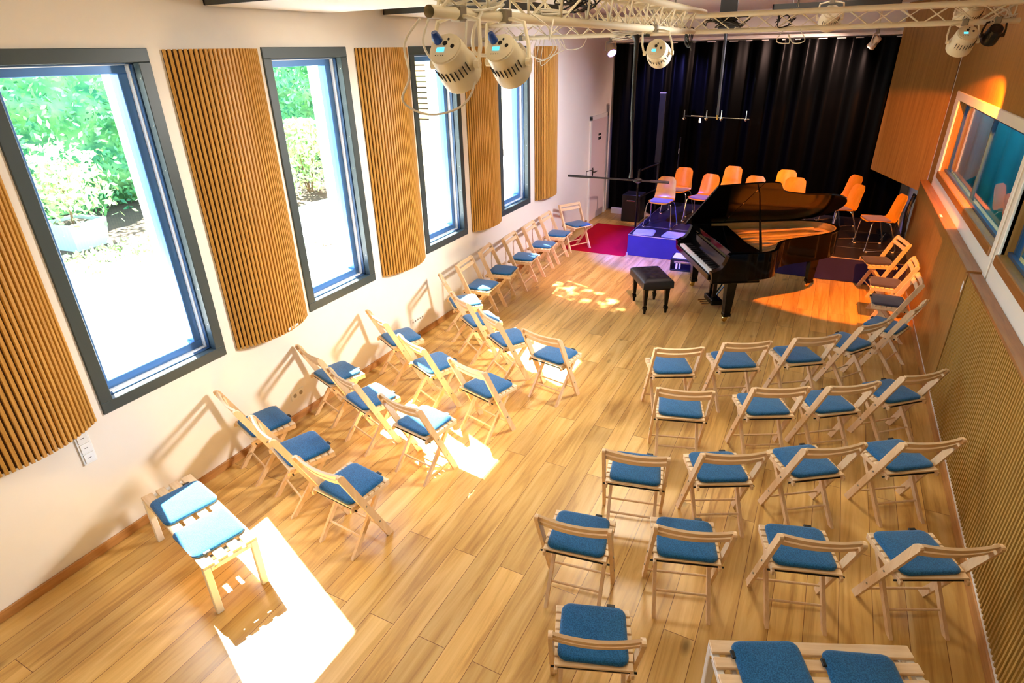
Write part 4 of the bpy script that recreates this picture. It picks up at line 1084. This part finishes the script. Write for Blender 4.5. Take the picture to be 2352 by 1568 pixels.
# ------------------------------------------------------------------ sockets and switches
def sockets():
    t = thing('power_socket', 'white double wall socket low on the wall, between the back rows of the window-side block', 'socket', (0, 3.42, .265))
    MB().rbox(.0, .010, -.082, .082, -.042, .042, .003).obj('plate', 'white', t)
    for y in (-.038, .038): MB().lathe([(.021, 0), (.021, .0015)], 16, Matrix.Translation((.010, y, 0)) @ Matrix.Rotation(math.pi/2, 4, 'Y')).obj('insert', 'clampm', t)
    t = thing('connection_strip', 'long white wall plate with a row of sockets, low before the front window-side row', 'socket', (0, 5.42, .245))
    MB().rbox(.0, .010, -.14, .14, -.04, .04, .003).obj('plate', 'white', t)
    m = MB()
    for k in range(5): m.lathe([(.012, 0), (.012, .0015)], 12, Matrix.Translation((.010, -.1+.05*k, 0)) @ Matrix.Rotation(math.pi/2, 4, 'Y'))
    m.obj('inserts', 'clampm', t)
    t = thing('light_switch', 'white vertical three-gang light switch under the first slatted panel', 'switch', (0, 1.60, .835))
    MB().rbox(.0, .010, -.045, .045, -.125, .125, .003).obj('plate', 'ivory', t)
    for k in (-1, 0, 1):
        b = MB().rbox(.010, .016, -.032, .034, k*.078-.034, k*.078+.034, .002).obj('rocker', 'ivory', t)
        MB().rbox(.016, .0165, -.01, .012, k*.078-.002, k*.078+.002, .0002).obj('mark', 'dark', b)
sockets()

# ------------------------------------------------------------------ garden outside the windows
def leaves(mb, n, fn, size, rnd):
    for _ in range(n):
        c = Vector(fn(rnd)); s = size*rnd.uniform(.6, 1.3)
        d = Vector((rnd.gauss(.3, .6), rnd.gauss(-.2, .6), rnd.gauss(-.1, .5))).normalized(); u = d.orthogonal().normalized(); u.rotate(Matrix.Rotation(rnd.uniform(0, 6.28), 3, d)); w_ = d.cross(u)
        mb.add([c-u*s, c+w_*s*.42-u*.1*s, c+u*s, c-w_*s*.42-u*.1*s], [(0, 1, 2, 3)])
def garden():
    struct(MB().box(-5.9, -.25, -1, 22, -.16, -.05), 'floor_terrace', 'pave')
    struct(MB().box(-16, -5.9, -1, 22, -.2, .18), 'ground_bed', 'soil')
    tag(MB().rbox(-6.05, -5.85, -1, 12.1, -.1, .24, .02).obj('kerb', 'stone'), 'mossy stone kerb between the terrace and the planting bed', 'kerb')
    rnd = random.Random(9)
    t = thing('hedge', 'tall dense green hedge closing the garden outside the windows', 'hedge', (-9.6, 9, .18))
    m = MB(); V = []; F = []; nu, nv = 40, 14
    for i in range(nu+1):
        for j in range(nv+1):
            y = -6+22*i/nu; z = 3.9*j/nv; V.append((-.9+.25*math.sin(i*1.7+j)+.3*math.sin(j*1.3+i*.5)-.06*j, y, z))
    for i in range(nu):
        for j in range(nv): a = i*(nv+1)+j; F.append((a, a+1, a+nv+2, a+nv+1))
    m.add(V, F); m.obj('inner_growth', 'leafd', t, 80)
    m = MB(); leaves(m, 15000, lambda r: (-.85+r.gauss(.25, .25)+.35*math.sin(r.random()*9), r.uniform(-6, 12), r.uniform(0, 4.1)), .075, rnd); m.obj('leaves', 'leafd', t, 80)
    sp = [(-8.2, 4.0, 1.7, .6, 'leafl'), (-7.9, 8.0, 1.5, .8, 'leafl'), (-6.75, 9.4, 1.2, .7, 'leafl'), (-7.2, 11.0, 1.6, .7, 'leafl'), (-8.3, 9.9, 2.3, .7, 'leafd')]
    labs = ['pale leafy shrub behind the zinc planter outside the first window', 'light green shrub in the bed beyond the zinc planter', 'low pale shrub by the kerb outside the second window', 'feathery light shrub seen low through the second window', 'taller dark shrub behind the pale ones outside the second window']
    for (x, y, h, rad, mt), lb in zip(sp, labs):
        t = thing('garden_shrub', lb, 'shrub', (x, y, .18), 0, 'shrubs in the planting bed')
        def fn(r, h=h, rad=rad):
            a = r.uniform(0, 6.28); z = h*r.random()**.7; q = rad*math.sqrt(r.random())*(1-.5*(z/h)**2); return (q*math.cos(a), q*math.sin(a), .1+z)
        m = MB(); leaves(m, 1500, fn, .075, rnd); m.obj('foliage', mt, t, 80)
        m = MB()
        for k in range(5): a = k*1.26; m.tube([(.05*math.cos(a), .05*math.sin(a), 0), (rad*.4*math.cos(a), rad*.4*math.sin(a), h*.7)], [.02, .008], 5)
        m.obj('stems', 'bark', t)
    m = MB(); leaves(m, 1800, lambda r: (r.uniform(-.35, .5)+.1, r.uniform(-1.2, 1.6), r.uniform(0, .32)), .06, rnd)
    o = m.obj('ground_cover', 'leafl', None, 80); o.location = (-6.2, 5.6, .15); tag(o, 'low leafy ground cover spilling over the stone kerb', 'plants', kind='stuff')
    # zinc trough with a small tree
    t = thing('planter', 'square grey zinc planter with a young tree outside the first window', 'planter', (-7.75, 5.75, .18), R(8))
    m = MB(); V = []; F = []
    for z, h in ((0, .34), (.48, .40), (.48, .35), (.40, .34)): V += [(-h, -h*.9, z), (h, -h*.9, z), (h, h*.9, z), (-h, h*.9, z)]
    for i in range(3):
        for j in range(4): F.append((i*4+j, i*4+(j+1) % 4, (i+1)*4+(j+1) % 4, (i+1)*4+j))
    F += [(3, 2, 1, 0)]; m.add(V, F); m.obj('trough', 'planter', t)
    MB().box(-.34, .34, -.3, .3, .38, .42).obj('soil', 'soil', t)
    MB().tube(smooth_path([(0, 0, .4), (.03, .02, .8), (-.02, 0, 1.3)], 4), .02, 6).obj('stem', 'bark', t)
    m = MB(); leaves(m, 1300, lambda r: (r.gauss(0, .36), r.gauss(0, .36), 1.15+r.gauss(0, .33)), .07, rnd); m.obj('foliage', 'leafl', t, 80)
    t = thing('flower_pot', 'round sand-coloured clay pot on the terrace outside the second window', 'pot', (-2.95, 6.98, -.05))
    MB().lathe([(.22, 0), (.26, .05), (.29, .30), (.31, .46), (.33, .47), (.33, .52), (.28, .52), (.27, .46), (.01, .44)], 28).obj('bowl', 'pot', t)
    MB().lathe([(.27, .45), (.01, .46)], 20).obj('soil', 'soil', t)
    m = MB(); leaves(m, 60, lambda r: (r.gauss(0, .1), r.gauss(0, .1), .52+abs(r.gauss(0, .09))), .04, rnd); m.obj('seedling', 'leafl', t, 80)
    t = thing('garden_tree', 'leafy tree on the terrace whose crown shades the last window', 'tree', (-3.3, 9.55, -.05))
    MB().tube(smooth_path([(0, 0, 0), (.05, .03, 2.5), (0, 0, 4.2), (.1, .05, 6.2)], 4), [.12]*4+[.10]*4+[.08]*4+[.05], 8).obj('trunk', 'bark', t)
    m = MB(); leaves(m, 900, lambda r: (r.gauss(.35, .50), r.gauss(-.35, .50), 6.2+r.gauss(0, .7)), .13, rnd); m.obj('crown', 'leafd', t, 80)
    t = thing('garden_wall', 'pale brick garden wall topped with horizontal timber boards beyond the terrace', 'wall', (-4.5, 12.2, -.05))
    MB().box(-3, 1.5, 0, .24, 0, 1.75).obj('brick_base', 'brick', t)
    m = MB()
    for k in range(16): m.rbox(-3, 1.5, 0, .05, 1.78+k*.115, 1.87+k*.115, .004)
    m.obj('boards', 'fence', t)
    MB().box(-3, 1.5, .06, .1, 1.76, 3.6).obj('board_backing', 'dark', t)
    for i, (x, y) in enumerate(((-2.1, 3.9), (-2.6, 4.4), (-1.9, 3.2), (-3.3, 4.3), (-2.4, 2.9), (-3.6, 5.0))):
        o = MB().pad(.07, .035, .006, .014).obj('fallen_leaf', 'soil', None, 60); o.location = (x, y, -.05); o.rotation_euler = (0, 0, i*1.3); tag(o, 'brown fallen leaf lying on the bright terrace', 'leaf', 'fallen leaves on the terrace')
garden()
